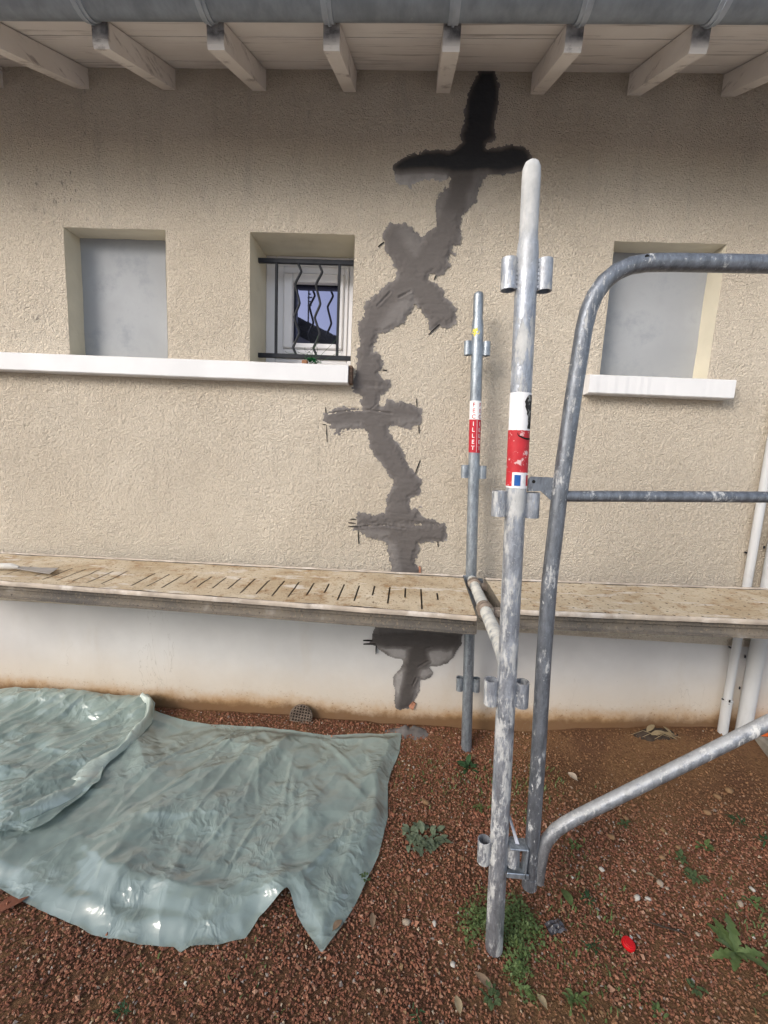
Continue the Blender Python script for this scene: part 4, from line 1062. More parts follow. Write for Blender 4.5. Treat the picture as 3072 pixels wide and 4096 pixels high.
# ---- scraper lying on the left deck
sc = empty('scraper', (-1.53, -.32, .83)); tag(sc, 'wide steel scraper with pale handle lying on the left deck', 'scraper')
def dk(x, y, dz): 
    u = u_of(x); zt = at1(u, .5).z; return (x, y, zt + dz)
bl = [(-1.600, -.335), (-1.592, -.322), (-1.55, -.312), (-1.462, -.288), (-1.428, -.372), (-1.535, -.358), (-1.588, -.350)]
m = MB(); q = len(bl); hgt = [.020, .020, .015, .010, .010, .015, .020]
m.add([dk(x, y, h) for (x, y), h in zip(bl, hgt)] + [dk(x, y, h - .0022) for (x, y), h in zip(bl, hgt)], [tuple(range(q))[::-1], tuple(range(q, 2 * q))] + [(i, q + i, q + (i + 1) % q, (i + 1) % q)[::-1] for i in range(q)])
chB(m, 'blade', M['steel'], sc)
m = MB(); m.tube([dk(-1.592, -.337, .019), dk(-1.605, -.338, .021), dk(-1.625, -.340, .024), dk(-1.68, -.345, .024), dk(-1.74, -.35, .022), dk(-1.755, -.352, .021)], [.006, .010, .0135, .0125, .0145, .009], 14); chB(m, 'handle', M['handle'], sc)

# ================================================================== PLASTIC SHEET ON THE GROUND
def seg_d(X, Y, a, b):
    ex, ey = b[0] - a[0], b[1] - a[1]; L = ex * ex + ey * ey
    t = np.clip(((X - a[0]) * ex + (Y - a[1]) * ey) / L, 0, 1)
    sgn = np.sign((X - a[0]) * ey - (Y - a[1]) * ex)
    return np.hypot(X - a[0] - t * ex, Y - a[1] - t * ey), t, sgn

def poly_surface(poly, cell, hfun):
    P_ = np.array(poly); lo = P_.min(0) - cell; hi = P_.max(0) + cell
    xs = np.arange(lo[0], hi[0], cell); ys = np.arange(lo[1], hi[1], cell)
    X, Y = np.meshgrid(xs, ys, indexing='ij')
    s = poly_sdf(X, Y, poly)
    # snap outside vertices next to the outline on to it
    x = X.copy(); y = Y.copy()
    gxs, gys = np.gradient(s, cell)
    gl = np.hypot(gxs, gys) + 1e-9
    out = (s < 0) & (s > -1.45 * cell)
    x[out] -= (gxs / gl * s)[out]; y[out] -= (gys / gl * s)[out]
    ok = s > -1.45 * cell
    cell_ok = ok[:-1, :-1] & ok[1:, :-1] & ok[:-1, 1:] & ok[1:, 1:]
    cell_ok &= ((s[:-1, :-1] > 0) | (s[1:, :-1] > 0) | (s[:-1, 1:] > 0) | (s[1:, 1:] > 0))
    z = hfun(x, y, np.maximum(s, 0))
    F = grid_faces(len(xs), len(ys))[cell_ok.ravel()]
    V, F, u = compact(np.c_[x.ravel(), y.ravel(), z.ravel()], F)
    return V, F

CRE = [((-.62, -.13), (-.72, -.62), .016), ((-.72, -.62), (-.63, -1.0), .012), ((-.62, -.13), (-.95, -.34), .013), ((-.62, -.13), (-.34, -.40), .010),
       ((-.34, -.40), (-.25, -.78), .012), ((-.95, -.34), (-1.0, -.62), .014), ((-.20, -.30), (-.46, -.92), .011), ((-.10, -.55), (-.16, -.95), .014),
       ((-.90, -.66), (-.62, -.60), .016), ((-.74, -.78), (-.36, -.82), .012), ((-.55, -.42), (-.28, -.52), .010), ((-.88, -.45), (-.66, -.36), .012), ((-1.05, -.75), (-.80, -.90), .012),
       ((-.29, -.87), (-.13, -.62), .024), ((-.1, -.2), (-.03, -.5), .009), ((-.45, -.14), (-.05, -.12), .012), ((-.82, -.2), (-.55, -.27), .010)]
def make_tents(seed, fan, n3=(12, 46, 120), box=((-2.1, .0), (-1.05, -.03))):
    rr = random.Random(seed); T_ = []
    for cls, (L0, L1, w0, w1, A0, A1) in zip(n3, ((.35, .75, .10, .20, .014, .026), (.16, .45, .014, .040, .0045, .0095), (.04, .13, .008, .020, .0022, .0050))):
        for _ in range(cls):
            cx_, cy_ = rr.uniform(*box[0]), rr.uniform(*box[1])
            if rr.random() < .68: a = math.atan2(cy_ - fan[1], cx_ - fan[0]) + rr.gauss(0, .30)
            else: a = rr.uniform(0, math.pi)
            T_.append((cx_, cy_, a, rr.uniform(L0, L1), rr.uniform(w0, w1), rr.uniform(A0, A1), rr.uniform(.35, .65), rr.uniform(-.9, .9)))
    return T_
TENT1 = make_tents(3, (-.60, .05)); TENT2 = make_tents(9, (-1.0, .35), (10, 70, 150))
def crumple(x, y, tents):
    h = np.zeros(np.shape(x))
    wx_ = x + .014 * (fbm(x * 11, y * 11, 5, 2) - .5); wy_ = y + .014 * (fbm(x * 11 + 3, y * 11, 6, 2) - .5)
    for cx_, cy_, a, L, w, A, asym, bend_ in tents:
        dx, dy = wx_ - cx_, wy_ - cy_
        u = (dx * math.cos(a) + dy * math.sin(a)) / (L * .5); v = (-dx * math.sin(a) + dy * math.cos(a)) + bend_ * .06 * u * u * L
        prof_ = np.where(v > 0, 1 - v / (w * asym), 1 + v / (w * (1 - asym)))
        win_ = np.clip(1.25 * (1 - np.abs(u)), 0, 1)
        h = np.maximum(h, 0) + np.clip(prof_, 0, 1) * win_ * A if A > .0075 else h + np.clip(prof_, 0, 1) * win_ * A
    return h
def tarp_h(x, y, s):
    e = sstep(0, .10, s)
    h = gh(x, y) + .009 + (.35 + .65 * e) * crumple(x, y, TENT1) + .030 * (fbm(x * 4.2, y * 4.2, 44, 2) - .25).clip(0, 1) + .012 * e * vnoise((x + .4 * y) / .15, (y - .2 * x) / .095, 88) * sstep(.35, .6, fbm(x * 2.6, y * 2.6, 81, 2)) + .006 * vnoise((x - .5 * y) / .05, y / .06, 89)
    for a, b_, amp in CRE:
        d, t, sg = seg_d(x, y, a, b_)
        w = np.where(sg > 0, .022, .075)
        h = h + amp * np.exp(-d / w) * np.sin(np.clip(t, .02, .98) * np.pi) ** .5
    g_ = gh(x, y); h = g_ + .0035 + (h - g_ - .0035) * (.12 + .88 * sstep(.0, .055, s))   # the rim lies on the gravel
    h = h + .003 * sstep(.03, .0, s) * sstep(.45, .7, vnoise(x * 14, y * 14, 5))
    # lifted mouth at the front notch
    d = np.hypot(x + .30, y + .875); h = h + .045 * np.exp(-(d / .055) ** 2)
    # piled against the wall on the left
    h = h + .035 * sstep(-.20, -.03, y) * sstep(-.9, -1.3, x)
    return h
tp = empty('plastic_sheet', (-.8, -.5, 0)); tag(tp, 'crumpled translucent green plastic sheet spread on the gravel', 'plastic sheet')
V, F = poly_surface(TARP, .0068, tarp_h)
o = link('sheet', np_mesh('sheet', V - np.array([-.8, -.5, 0]), F, M['tarp'], True), tp)
FLAP = [(x, min(y, -.024)) for x, y in D['flap']]
def flap_h(x, y, s):
    u = (x * .55 + y * .83); w_ = (x * .83 - y * .55)
    wr = 1 - np.abs(2 * vnoise((w_ + .04 * fbm(x * 6, y * 6, 3, 2)) / .055, u / .30, 301) - 1)
    wr2 = 1 - np.abs(2 * vnoise((w_ + .03 * fbm(x * 9, y * 9, 7, 2)) / .026, u / .16, 307) - 1)
    h = tarp_h(x, y, s + .1) + .010 + .012 * wr ** 2 * sstep(0, .05, s) + .005 * wr2 ** 2 + crumple(x, y, TENT2) * .7
    h = h + .006 * sstep(.12, .02, s) * sstep(-1.45, -1.2, x)
    return h
V, F = poly_surface(FLAP, .0075, flap_h)
link('folded_layer', np_mesh('folded_layer', V - np.array([-.8, -.5, 0]), F, M['tarp'], True), tp)
# rolled over rim of the folded layer
E_ = [(x, min(y, -.03)) for x, y in D['flapedge']]
def resample(pts, n):
    P_ = np.array(pts); d = np.r_[0, np.cumsum(np.hypot(*np.diff(P_, axis=0).T))]
    t = np.linspace(0, d[-1], n); return np.c_[np.interp(t, d, P_[:, 0]), np.interp(t, d, P_[:, 1])], t / d[-1]
EP, et = resample(E_, 90)
for _ in range(6): EP[1:-1] = (EP[:-2] + 2 * EP[1:-1] + EP[2:]) / 4
tg = np.gradient(EP, axis=0); tg /= np.hypot(*tg.T)[:, None] + 1e-9
nr = np.c_[-tg[:, 1], tg[:, 0]]       # to the right of travel? checked below
if (nr[:, 0].mean()) > 0: nr = -nr    # point away from the open side (to the left, on to the flap)
vs = []; NQ = 12
base = flap_h(EP[:, 0] + nr[:, 0] * .05, EP[:, 1] + nr[:, 1] * .05, np.full(90, .05))
wid = .040 + .05 * np.sin(np.clip((et - .45) / .5, 0, 1) * np.pi) + .018 * np.sin(et * 23) * (et > .3)
ht = .040 + .018 * np.sin(et * 7 + .5)
for i in range(90):
    for k_ in range(NQ):
        a = k_ / (NQ - 1)
        th = -.6 + a * 3.6
        rad_ = wid[i] * .5
        off = -rad_ * .15 + wid[i] * (a ** 1.2) * 1.0
        zz = base[i] * .65 + G0(EP[i, 0], EP[i, 1]) * .35 - .004 + ht[i] * math.sin(min(math.pi, max(0, a * 2.75 + .12))) + .004 * float(vnoise(np.array(et[i] * 40), np.array(a * 4), 77)) * (1 + a)
        vs.append((EP[i, 0] + nr[i, 0] * off + .8, EP[i, 1] + nr[i, 1] * off + .5, zz))
V = np.array(vs); F = grid_faces(90, NQ)
link('rolled_rim', np_mesh('rolled_rim', V, F, M['tarpfold'], True), tp)

# ================================================================== SMALL THINGS ON THE GROUND
def leaf_mesh(name, L, W, mat, curl=.3, lobes=0, droop=.2, n=7, fold=.25):
    vs = []; fs = []
    if lobes: n = 22
    for i in range(n + 1):
        t = i / n
        w = W * .5 * (math.sin(math.pi * min(1, t * .92 + .04)) ** .75) * (1.15 - .3 * t)
        if lobes: w *= .45 + .55 * (1 - (t * lobes) % 1.0) if t < .82 else .8
        z = L * (curl * t - droop * t * t * 1.6)
        vs += [(-w, L * t, z + fold * w), (0, L * t, z), (w, L * t, z + fold * w)]
    for i in range(n):
        a = i * 3; fs += [(a, a + 1, a + 4, a + 3), (a + 1, a + 2, a + 5, a + 4)]
    m = MB(); m.add(vs, fs, True); return m.mesh(name, mat)

def place(me, name, parent, loc, rz, rx=0, sc_=1.0):
    o = bpy.data.objects.new(name, me); COL.objects.link(o); o.parent = parent
    o.location = loc; o.rotation_euler = (rx, random.uniform(-.25, .25), rz); o.scale = (sc_, sc_, sc_); return o

def rosette(name, label, key, nl, L, W, mat, lobes=0, curl=.35, cat='weed', group=None, spread=2 * math.pi, a0=0.0, dz=0.0):
    x, y = IT[key]; t = empty(name, (x, y, G0(x, y) + .004 + dz)); tag(t, label, cat, group)
    base = [leaf_mesh('leaf', L * s, W * s2, mat, curl * c, lobes) for s, s2, c in ((1, 1, 1), (.8, .9, 1.4), (.62, .75, 1.8))]
    for i in range(nl):
        a = a0 + spread * i / nl + random.uniform(-.3, .3)
        place(base[i % 3], 'leaf', t, (random.uniform(-.004, .004), random.uniform(-.004, .004), random.uniform(0, .006)), a, random.uniform(-.05, .35), random.uniform(.75, 1.1))
    return t
GW = 'small weeds growing in the gravel'
rosette('dandelion', 'jagged green dandelion rosette at the lower right', 'dandelion', 10, .095, .036, M['leafgreen'], 4.5, .28, 'plant')
# grey felted weed: several stems of leaves
x, y = IT['rosette_gray']
t = empty('felted_weed', (x, y, G0(x, y))); tag(t, 'grey green felted weed between the plastic sheet and front pole', 'plant')
bs = [leaf_mesh('leaf', .030 * s, .017 * s, M['leafgrey'], .3, 0, .3) for s in (1, .8, 1.2)]
for i in range(90):
    a = random.uniform(0, 2 * math.pi); r_ = random.uniform(0, 1) ** .6
    place(bs[i % 3], 'leaf', t, (r_ * .075 * math.cos(a), r_ * .050 * math.sin(a), .006 + .016 * (1 - r_) * random.random()), a - math.pi / 2 + random.gauss(0, 1.1), random.uniform(-.3, .8), random.uniform(.5, 1.2))
smalls = [('weed_small', 'low weed behind the left side of the front pole', 10, .034), ('weedB', 'small leafy weed right of the front pole foot', 9, .04), ('w1', 'weed with round leaves at mid right of the gravel', 9, .042), ('w2', 'weed tuft near the right with narrow upright leaves', 10, .045),
          ('w3', 'weed close to the right edge below the brace', 10, .045), ('w4', 'dark dense weed below the round leaved one', 14, .045), ('w5', 'pale weed left of the right picture edge', 8, .045), ('w6', 'weed just left of the red cap', 9, .036), ('w7', 'weed tuft under the bent end of the brace', 9, .036),
          ('w8', 'sparse weed right of the guardrail foot', 8, .034), ('w10', 'weed at the bottom left corner of the gravel', 8, .036), ('w11', 'grassy weed near the bottom under the front pole', 14, .04), ('w12', 'three lobed clover weed at the bottom right', 7, .03),
          ('w13', 'weed at the far right edge above the dandelion', 9, .05), ('w14', 'weed below and left of the dandelion', 9, .036), ('w15', 'thin grass weed at the bottom centre', 12, .04), ('w9', 'tiny weed at the bottom left of centre', 7, .03), ('green1', 'weed against the right rim of the plastic sheet', 9, .03)]
def clump(key, label, nl, L, mat, rad_, asp):
    x, y = IT[key]; t = empty('weed', (x, y, G0(x, y) + .002)); tag(t, label, 'weed', GW)
    ms = [leaf_mesh('leaf', L * s, L * s * asp * q, mat, .35, 0, .25, 5, .35) for s, q in ((.55, 1.0), (.42, 1.25), (.72, .8))]
    for i in range(nl):
        a = random.uniform(0, 6.283); r_ = rad_ * random.random() ** .8
        place(ms[i % 3], 'leaf', t, (r_ * math.cos(a), r_ * math.sin(a) * .8, random.uniform(.001, .012)), a - math.pi / 2 + random.gauss(0, .9), random.uniform(-.2, .55), random.uniform(.6, 1.15))
for i, (k_, lb, nl, L) in enumerate(smalls):
    clump(k_, lb, int(nl * 1.9), L * .82, M[('leafgreen', 'leafdark', 'leafmix')[i % 3]], L * .5, (.5, .28, .62)[i % 3])
clump('backweed', 'weed growing at the foot of the back pole', 16, .075, M['leafdark'], .03, .5)
# single broad leaf
x, y = IT['leafA']; t = empty('fallen_leaf', (x, y, G0(x, y) + .012)); tag(t, 'single oval green leaf lying right of the front pole', 'leaf')
place(leaf_mesh('blade', .062, .030, M['leafgreen'], .1), 'blade', t, (0, -.03, 0), .05)
# chickweed mat at the pole foot
x, y = IT['chick']; t = empty('chickweed', (x, y, G0(x, y))); tag(t, 'bright green chickweed mat around the foot of the front pole', 'plant')
vs_l = []; fs_l = []
lobes_c = [((.335, -.865), .06, 260), ((.40, -.875), .065, 380), ((.445, -.90), .055, 300), ((.39, -.945), .05, 330), ((.385, -1.0), .035, 220), ((.395, -1.05), .02, 80), ((.285, -.875), .05, 190), ((.27, -.91), .035, 90), ((.43, -.84), .04, 120), ((.36, -.82), .05, 130)]
lobes_c = [(c_, r__ * .85, int(n__ * .8)) for c_, r__, n__ in lobes_c]
for (cx_, cy_), rr_, cnt in lobes_c:
    for _ in range(cnt):
        ax = random.gauss(0, .55) * rr_; ay = random.gauss(0, .55) * rr_
        X0, Y0 = cx_ + ax, cy_ + ay
        if math.hypot(X0 - .331, Y0 + .947) < .029: continue
        z0 = G0(X0, Y0) + random.uniform(.004, .034) * max(.25, 1 - math.hypot(ax, ay) / rr_ * .6)
        L = random.uniform(.005, .0135); Wd_ = L * random.uniform(.45, .85); a = random.uniform(0, 6.283); el_ = random.uniform(-.3, .7)
        d = np.array([math.cos(a) * math.cos(el_), math.sin(a) * math.cos(el_), math.sin(el_)]); s_ = np.array([-math.sin(a), math.cos(a), random.uniform(-.4, .4)])
        c0 = np.array([X0, Y0, z0]); k0 = len(vs_l)
        vs_l += [c0, c0 + d * L * .45 + s_ * Wd_ * .5, c0 + d * L, c0 + d * L * .45 - s_ * Wd_ * .5]; fs_l.append((k0, k0 + 1, k0 + 2, k0 + 3))
m = MB(); m.add(vs_l, fs_l); o = chB(m, 'leaves', M['leafgreen'], t); tag(o, kind='stuff')
m = MB()
for _ in range(150):
    (cx_, cy_), rr_, _c = random.choice(lobes_c); X0 = cx_ + random.gauss(0, .5) * rr_; Y0 = cy_ + random.gauss(0, .5) * rr_; a = random.uniform(0, 6.28); L = random.uniform(.015, .045); z0 = G0(X0, Y0)
    m.tube([(X0, Y0, z0 + .002), (X0 + math.cos(a) * L * .5, Y0 + math.sin(a) * L * .5, z0 + random.uniform(.01, .026)), (X0 + math.cos(a) * L, Y0 + math.sin(a) * L, z0 + random.uniform(.004, .02))], .0007, 4, False)
o = chB(m, 'stems', M['leafgreen'], t); tag(o, kind='stuff')
# sparse grass and seedlings: uncountable
vs_l = []; fs_l = []
for _ in range(9500):
    X0 = random.uniform(-1.3, 1.7); Y0 = random.uniform(-1.35, -.2)
    dens = float(sstep(.50, .72, fbm(np.array([X0 * 3.3]), np.array([Y0 * 3.3]), 91, 3))[0]) * (1.0 if X0 > .15 else .22)
    if random.random() > dens: continue
    if poly_sdf(np.array([X0]), np.array([Y0]), TARP)[0] > -.01: continue
    z0 = G0(X0, Y0); L = random.uniform(.008, .026); a = random.uniform(0, 6.283); w_ = random.uniform(.0008, .0030); le = random.uniform(.2, .9)
    tip = (X0 + math.cos(a) * L * le, Y0 + math.sin(a) * L * le, z0 + .002 + L * (1 - le * .75)); mid_ = (X0 + math.cos(a) * L * le * .4, Y0 + math.sin(a) * L * le * .4, z0 + .003 + L * .55 * (1.1 - le * .6))
    sx, sy = -math.sin(a) * w_, math.cos(a) * w_; k0 = len(vs_l)
    vs_l += [(X0 + sx, Y0 + sy, z0), (X0 - sx, Y0 - sy, z0), (mid_[0] - sx, mid_[1] - sy, mid_[2]), (mid_[0] + sx, mid_[1] + sy, mid_[2]), tip]
    fs_l += [(k0, k0 + 1, k0 + 2, k0 + 3), (k0 + 3, k0 + 2, k0 + 4)]
m = MB(); m.add(vs_l, fs_l); o = m.build('grass', M['leafgreen']); tag(o, 'sparse short grass blades and seedlings in the gravel', 'grass', kind='stuff')

# stones
def stone_mesh(name, r, mat, seed, flat=.6):
    rr = random.Random(seed); m = MB(); vs = []; fs = []; nu, nv = 8, 5
    vs.append((0, 0, r * flat))
    for j in range(1, nv):
        for i in range(nu):
            th = math.pi * j / nv; ph = 2 * math.pi * i / nu; q = r * rr.uniform(.78, 1.15)
            vs.append((q * math.sin(th) * math.cos(ph) * 1.25, q * math.sin(th) * math.sin(ph), q * math.cos(th) * flat))
    vs.append((0, 0, -r * flat))
    for i in range(nu): fs.append((0, 1 + i, 1 + (i + 1) % nu)); fs.append((len(vs) - 1, 1 + (nv - 2) * nu + (i + 1) % nu, 1 + (nv - 2) * nu + i))
    for j in range(nv - 2):
        for i in range(nu): fs.append((1 + j * nu + i, 1 + (j + 1) * nu + i, 1 + (j + 1) * nu + (i + 1) % nu, 1 + j * nu + (i + 1) % nu))
    m.add(vs, fs, True); return m.mesh(name, mat)
st_lib = {c: [stone_mesh('stone', 1.0, M[c], 60 + 7 * i + len(c)) for i in range(3)] for c in ('stone', 'stonebrown', 'stonewhite')}
def stone(x, y, r, c, label, group):
    o = link('stone', random.choice(st_lib[c])); o.location = (x, y, G0(x, y) + r * .3); o.scale = (r, r, r); o.rotation_euler = (random.uniform(-.3, .3), random.uniform(-.3, .3), random.uniform(0, 6.28))
    tag(o, label, 'stone', group)
for k_, r_, c in (('s1', .011, 'stone'), ('s2', .007, 'stonewhite'), ('s3', .010, 'stonewhite'), ('s5', .009, 'stonewhite'), ('s6', .008, 'stonewhite'), ('s7', .011, 'stone'), ('s12', .008, 'stonewhite'), ('s13', .008, 'stonewhite'), ('s17', .006, 'stonewhite'), ('s4', .006, 'stone'), ('s15', .010, 'stone'), ('s16', .009, 'stonewhite')):
    stone(*IT[k_], r_, c, 'small pale stone lying loose on the red gravel', 'pale stones on the gravel')
for _ in range(9):
    x = random.gauss(.86, .22); y = random.gauss(-.80, .14)
    stone(x, y, random.uniform(.0045, .0075), random.choice(('stonewhite', 'stone', 'stone')), 'small pale stone lying loose on the red gravel', 'pale stones on the gravel')
for k_, r_ in (('s8', .017), ('s9', .013), ('s10', .012), ('s11', .010), ('s14', .014), ('s18', .009), ('s19', .015), ('s20', .014)):
    stone(*IT[k_], r_, 'stonebrown', 'rounded earth brown stone half sunk in the soil', 'brown stones in the soil')
for _ in range(12):
    x = random.uniform(.55, 1.75); y = random.uniform(-.75, -.12)
    stone(x, y, random.uniform(.005, .011), 'stonebrown', 'rounded earth brown stone half sunk in the soil', 'brown stones in the soil')

# dead leaves
def dead(key, name, label, L, W, mat, rz, lift=.010, curl=.15, fold=.5):
    x, y = IT[key]; t = empty(name, (x, y, G0(x, y) + lift)); tag(t, label, 'leaf')
    o = place(leaf_mesh('blade', L, W, mat, curl, 0, .1, 7, fold), 'blade', t, (-math.sin(-rz) * 0, 0, 0), rz, 0.1)
    m = MB(); m.tube([(0, 0, .001), (L * .12 * math.sin(rz), -L * .14 * math.cos(rz), .001)], .0009, 5); c = m.build('stalk', mat, t)
IT['brownleaf'] = [IT['brownleaf'][0] - .03, IT['brownleaf'][1] - .015]
dead('brownleaf', 'dead_leaf', 'rust brown broad leaf tucked under the left rim of the plastic sheet', .085, .06, M['leafrust'], -.75, .008, .0, .12)
dead('dl1', 'dead_leaf', 'dull brown leaf beside the pointed corner of the plastic sheet', .034, .02, M['leafdead'], -.7)
dead('dl2', 'dead_leaf', 'shrivelled grey brown leaf right of the plastic sheet corner', .040, .018, M['leafdead'], .1)
dead('dl4', 'dead_leaf', 'long olive brown leaf below the front pole', .055, .02, M['leafdead'], .9)
dead('dl5', 'dead_leaf', 'pale tan leaf fragment at the bottom edge right of the pole', .03, .018, M['leafpale'], .6)
dead('dl6', 'dead_leaf', 'triangular tan leaf fragment at the bottom left of the pole', .034, .02, M['leafpale'], .2)
dead('dl7', 'plaster_chip', 'pink white plaster chip on the soil right of the poles', .045, .028, M['stone'], .6)
dead('dl8', 'dead_leaf', 'pale straw leaf between the weeds at mid right', .03, .016, M['leafpale'], 1.2)
# red cap
x, y = IT['cap']; t = empty('bottle_cap', (x, y, G0(x, y) + .008)); tag(t, 'bright red ribbed plastic cap lying on the gravel', 'cap'); t.rotation_euler = (.12, .10, 0)
m = MB(); m.tube([(0, 0, -.003), (0, 0, .006), (0, 0, .008)], [.0175, .0175, .016], 26); m.build('cap_body', M['redcap'], t)
m = MB()
for i in range(26):
    a = 2 * math.pi * (i + .5) / 26; m.tube([(.0175 * math.cos(a), .0175 * math.sin(a), -.003), (.0175 * math.cos(a), .0175 * math.sin(a), .0055)], .0009, 5)
m.build('ribs', M['redcap'], t)
m = MB(); m.tube([(0, 0, .0078), (0, 0, .0092)], [.012, .0112], 24); m.build('cap_disc', M['redcap'], t)
# crumpled dark film
x, y = IT['foil']; n_ = 12
xs = np.linspace(-.028, .028, n_); X, Y = np.meshgrid(xs, xs * .6, indexing='ij')
Z = .006 + .022 * worley(X / .018, Y / .014, 404) * (1 - (np.hypot(X, Y) / .035) ** 2)
o = link('crumpled_film', np_mesh('crumpled_film', np.c_[X.ravel(), Y.ravel(), Z.ravel()], grid_faces(n_, n_), M['foil'], False)); o.location = (x, y, G0(x, y) + .006); o.rotation_euler = (0, 0, .3)
tag(o, 'scrap of crumpled shiny dark film beside the chickweed', 'litter')
x, y = IT['stick']; m = MB(); m.tube([(x - .05, y + .022, G0(x, y) + .008), (x - .02, y + .01, G0(x, y) + .012), (x + .02, y + .004, G0(x, y) + .009), (x + .05, y - .002, G0(x, y) + .007)], [.0015, .0028, .0025, .001], 7)
tag(m.build('twig', M['wood']), 'thin dark twig on the gravel right of the red cap', 'twig')

# ---- things along the foot of the wall
M['ventclay'] = mat_plain('sooty_clay', (.15, .115, .09), .3, .9, .1, 40, .3, 90)
dr = empty('drain_cover', (-.455, -.03, .05)); tag(dr, 'perforated terracotta vent piece leaning at the foot of the wall', 'vent')
m = MB(); NR = 5
for i in range(-3, 4):          # lattice of bars in a half round plate
    h_ = math.sqrt(max(0, .052 ** 2 - (i * .0145) ** 2))
    if h_ < .01: continue
    m.box((i * .0145 - .0026, -.006, -.03), (i * .0145 + .0026, .006, h_))
m.build('bar', M['ventclay'], dr)
m = MB()
for j in range(-2, 4):
    hw = math.sqrt(max(0, .052 ** 2 - max(0, j * .0135) ** 2))
    if hw < .01: continue
    m.box((-hw, -.0072, j * .0135 - .0024), (hw, .0052, j * .0135 + .0024))
m.build('cross_bar', M['ventclay'], dr)
m = MB(); m.tube([(.055 * math.cos(a), 0, .053 * math.sin(a)) for a in np.linspace(-.5, math.pi + .5, 20)], .0035, 7); m.build('rim', M['ventclay'], dr)
m = MB(); m.add([(-.055, .0068, -.03), (.055, .0068, -.03), (.05, .0068, .03), (0, .0068, .052), (-.05, .0068, .03)], [(0, 1, 2, 3, 4)]); m.build('dark_hollow', M['cut'], dr)
dr.rotation_euler = (-.3, .12, 0); dr.location = (-.452, -.035, .062)
# mortar droppings
def lump(name, label, cx_, cy_, rx, ry, h, mat, seed, cat):
    n1 = 34; xs = np.linspace(-rx, rx, n1); ys = np.linspace(-ry, ry, 16); X, Y = np.meshgrid(xs, ys, indexing='ij')
    d = np.hypot(X / rx, Y / ry) + (fbm(X * 30, Y * 30, seed, 3) - .5) * .7
    Z = h * sstep(1.0, .35, d) * (.5 + fbm(X * 55, Y * 55, seed + 2, 3)) + gh(X + cx_, Y + cy_) - .006
    o = link(name, np_mesh(name, np.c_[X.ravel() + cx_, Y.ravel() + cy_, Z.ravel()], grid_faces(n1, 16), mat, True, {'wet': (.1 + .55 * fbm(X * 20, Y * 20, seed + 5, 2)).ravel()})); tag(o, label, cat); return o
lump('mortar_spill', 'grey mortar droppings heaped on the ground under the repair', .10, -.05, .125, .040, .022, M['mortar'], 500, 'mortar')
lump('dark_soil_heap', 'dark damp soil heap at the wall left of the thin pipe', 1.28, -.05, .12, .035, .026, M['wood'], 520, 'soil')
t = empty('dry_leaves', (1.28, -.08, G0(1.28, -.08) + .02)); tag(t, 'dry yellow leaves and stalks lying at the wall foot near the pipes', 'leaf')
ly = [leaf_mesh('leaf', L, L * .33, M['leafpale'], .15, 0, .1, 5) for L in (.075, .055)]
for i, (dx, dy, a) in enumerate(((-.035, 0, -1.3), (.02, .012, -1.8), (-.05, .01, -.9), (.055, -.005, .2), (.0, .0, -2.5))): place(ly[i % 2], 'leaf', t, (dx, dy, .008 + .004 * i), a, .1)
for k_ in range(3):
    m = MB(); pts_ = [(-.13 + .05 * k_, -.01 * k_, .0), (-.07 + .05 * k_, .01 - .004 * k_, .02), (.0 + .05 * k_, -.005, .006)]; m.tube(pts_, .0011, 5); m.build('stalk', M['leafpale'], t)
# low concrete slab edge with orange strip at the far right
cs = empty('concrete_slab', (2.0, -.2, 0)); tag(cs, 'low concrete slab edge at the far right behind the brace', 'slab')
m = MB(); m.box((-.268, -.42, -.1), (.6, .188, .160), .012); m.build('slab_body', M['concrete'], cs)
m = MB(); m.box((1.736, -.092, .1615), (2.3, -.016, .192), .005); tag(m.build('orange_strip', M['orange']), 'orange plastic strip lying on the concrete slab at the far right', 'strip')

# ---- plant on the window sill
pl_ = empty('sill_plant', (-.465, .05, 1.789)); tag(pl_, 'small green plant with thin curling stems on the sill behind the grille', 'plant')
lf = [leaf_mesh('leaf', L, L * .6, M['plasticgreen'], .6, 0, .2, 4) for L in (.022, .016)]
for i in range(34):
    a = random.uniform(0, 6.28); place(lf[i % 2], 'leaf', pl_, (random.gauss(.012, .016), random.gauss(0, .010), random.uniform(.0, .026)), a, random.uniform(0, .7))
for i in range(11):
    a = random.uniform(0, 6.28); r_ = random.uniform(.04, .085); x0 = random.uniform(-.07, .10)
    pts_ = [(x0 * .15 + r_ * s_ * math.cos(a + s_ * 2.6) * (1.25 if i % 2 else .8) + x0 * s_, .03 * math.sin(a + s_ * 3) * s_ + .03, .01 + .02 * s_ + .10 * s_ * abs(math.sin(a)) + r_ * .5 * math.sin(s_ * 4.2 + a) * s_) for s_ in np.linspace(0, 1, 14)]
    m = MB(); m.tube(pts_, .0008, 5, False); m.build('stem', M['leafdark'], pl_)
m = MB(); m.box((-.035, -.012, .0), (-.008, .012, .02), .004); m.build('root_ball', M['terra'], pl_)

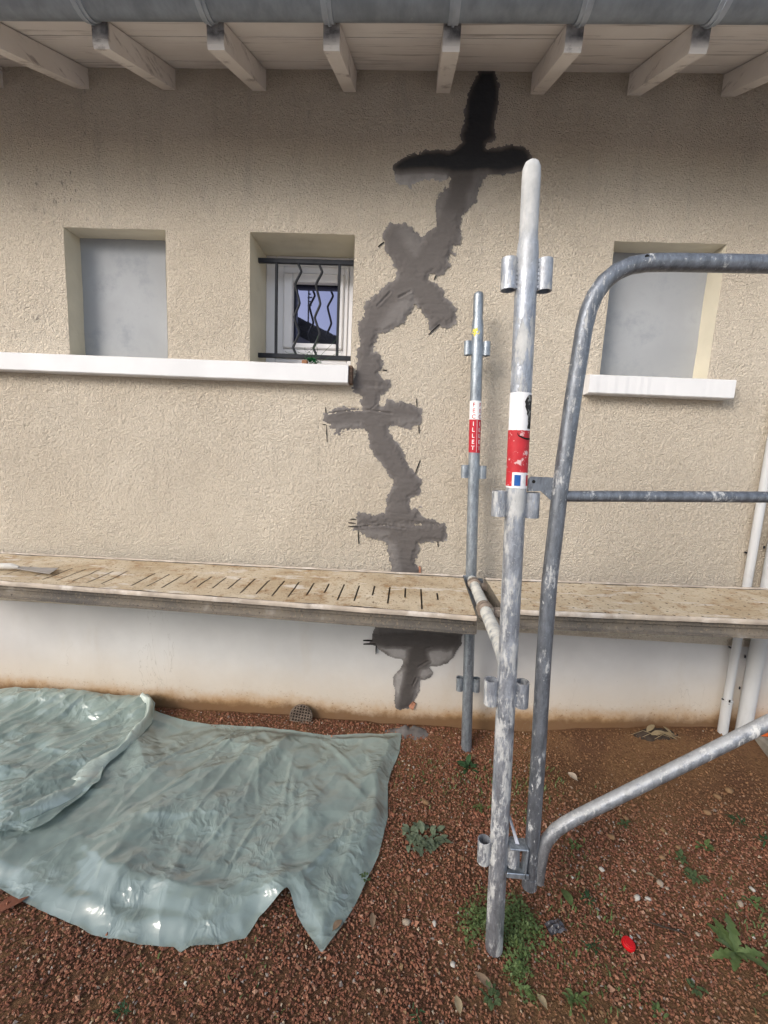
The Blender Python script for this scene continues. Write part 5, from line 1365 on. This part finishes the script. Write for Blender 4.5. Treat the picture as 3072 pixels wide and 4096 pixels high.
# ================================================================== NEIGHBOUR HOUSE BEHIND THE CAMERA (mirrored in the pane)
nh = empty('neighbour_house', (-5.6, -13, 0)); tag(nh, 'neighbouring gabled house mirrored in the window pane', 'house')
def bxw(lo, hi, name, mat, par=nh, bev=0):
    m = MB(); m.box(lo, hi, bev); return chB(m, name, mat, par)
m = MB(); m.add([(-10.6, -10.05, -.2), (-.8, -10.05, -.2), (-.8, -10.05, 3.55), (-5.7, -10.05, 5.65), (-10.6, -10.05, 3.55), (-10.6, -16, -.2), (-.8, -16, -.2), (-.8, -16, 3.55), (-5.7, -16, 5.65), (-10.6, -16, 3.55)],
             [(0, 4, 3, 2, 1), (5, 6, 7, 8, 9), (1, 2, 7, 6), (0, 5, 9, 4), (2, 3, 8, 7), (3, 4, 9, 8)]); chB(m, 'wall', M['housewall'], nh)
for sgn in (1, -1):
    m = MB(); xa, xb_ = -5.7, -5.7 + sgn * 5.6; za, zb = 5.99, 5.99 - 5.6 * .43; vs = []
    for y in (-9.7, -16.3): vs += [(xa, y, za), (xb_, y, zb), (xb_, y, zb - .16), (xa, y, za - .16)]
    m.add(vs, [(0, 1, 2, 3), (7, 6, 5, 4), (0, 4, 5, 1), (1, 5, 6, 2), (2, 6, 7, 3), (3, 7, 4, 0)]); rf = chB(m, 'roof', M['houseroof'], nh)
    for i in range(22):
        t_ = (i + .5) / 22; xt, zt = xa + (xb_ - xa) * t_, za + (zb - za) * t_
        m = MB(); m.tube([(xt - sgn * .12, -9.72, zt + .07), (xt + sgn * .12, -9.72, zt - .03)], [.09, .075], 8); chB(m, 'verge_tile', M['houseroof'], rf)
ant = empty('roof_antenna', (-2.95, -10.2, 4.7)); tag(ant, 'television aerial on the neighbouring roof mirrored in the pane', 'antenna')
m = MB(); m.tube([(-2.95, -10.2, 4.6), (-2.95, -10.2, 6.2)], .022, 8); chB(m, 'mast', M['iron'], ant)
for zz, w_ in ((5.35, .06), (5.45, .09), (5.55, .07), (5.66, .10), (5.75, .06)):
    m = MB(); m.tube([(-2.95 - w_ * .3, -10.2, zz), (-2.95 + w_, -10.2, zz + .015)], .018, 6); chB(m, 'element', M['iron'], ant)
m = MB(); m.tube([(-3.3, -10.2, 5.12), (-2.95, -10.2, 4.97)], .016, 6); chB(m, 'boom', M['iron'], ant)
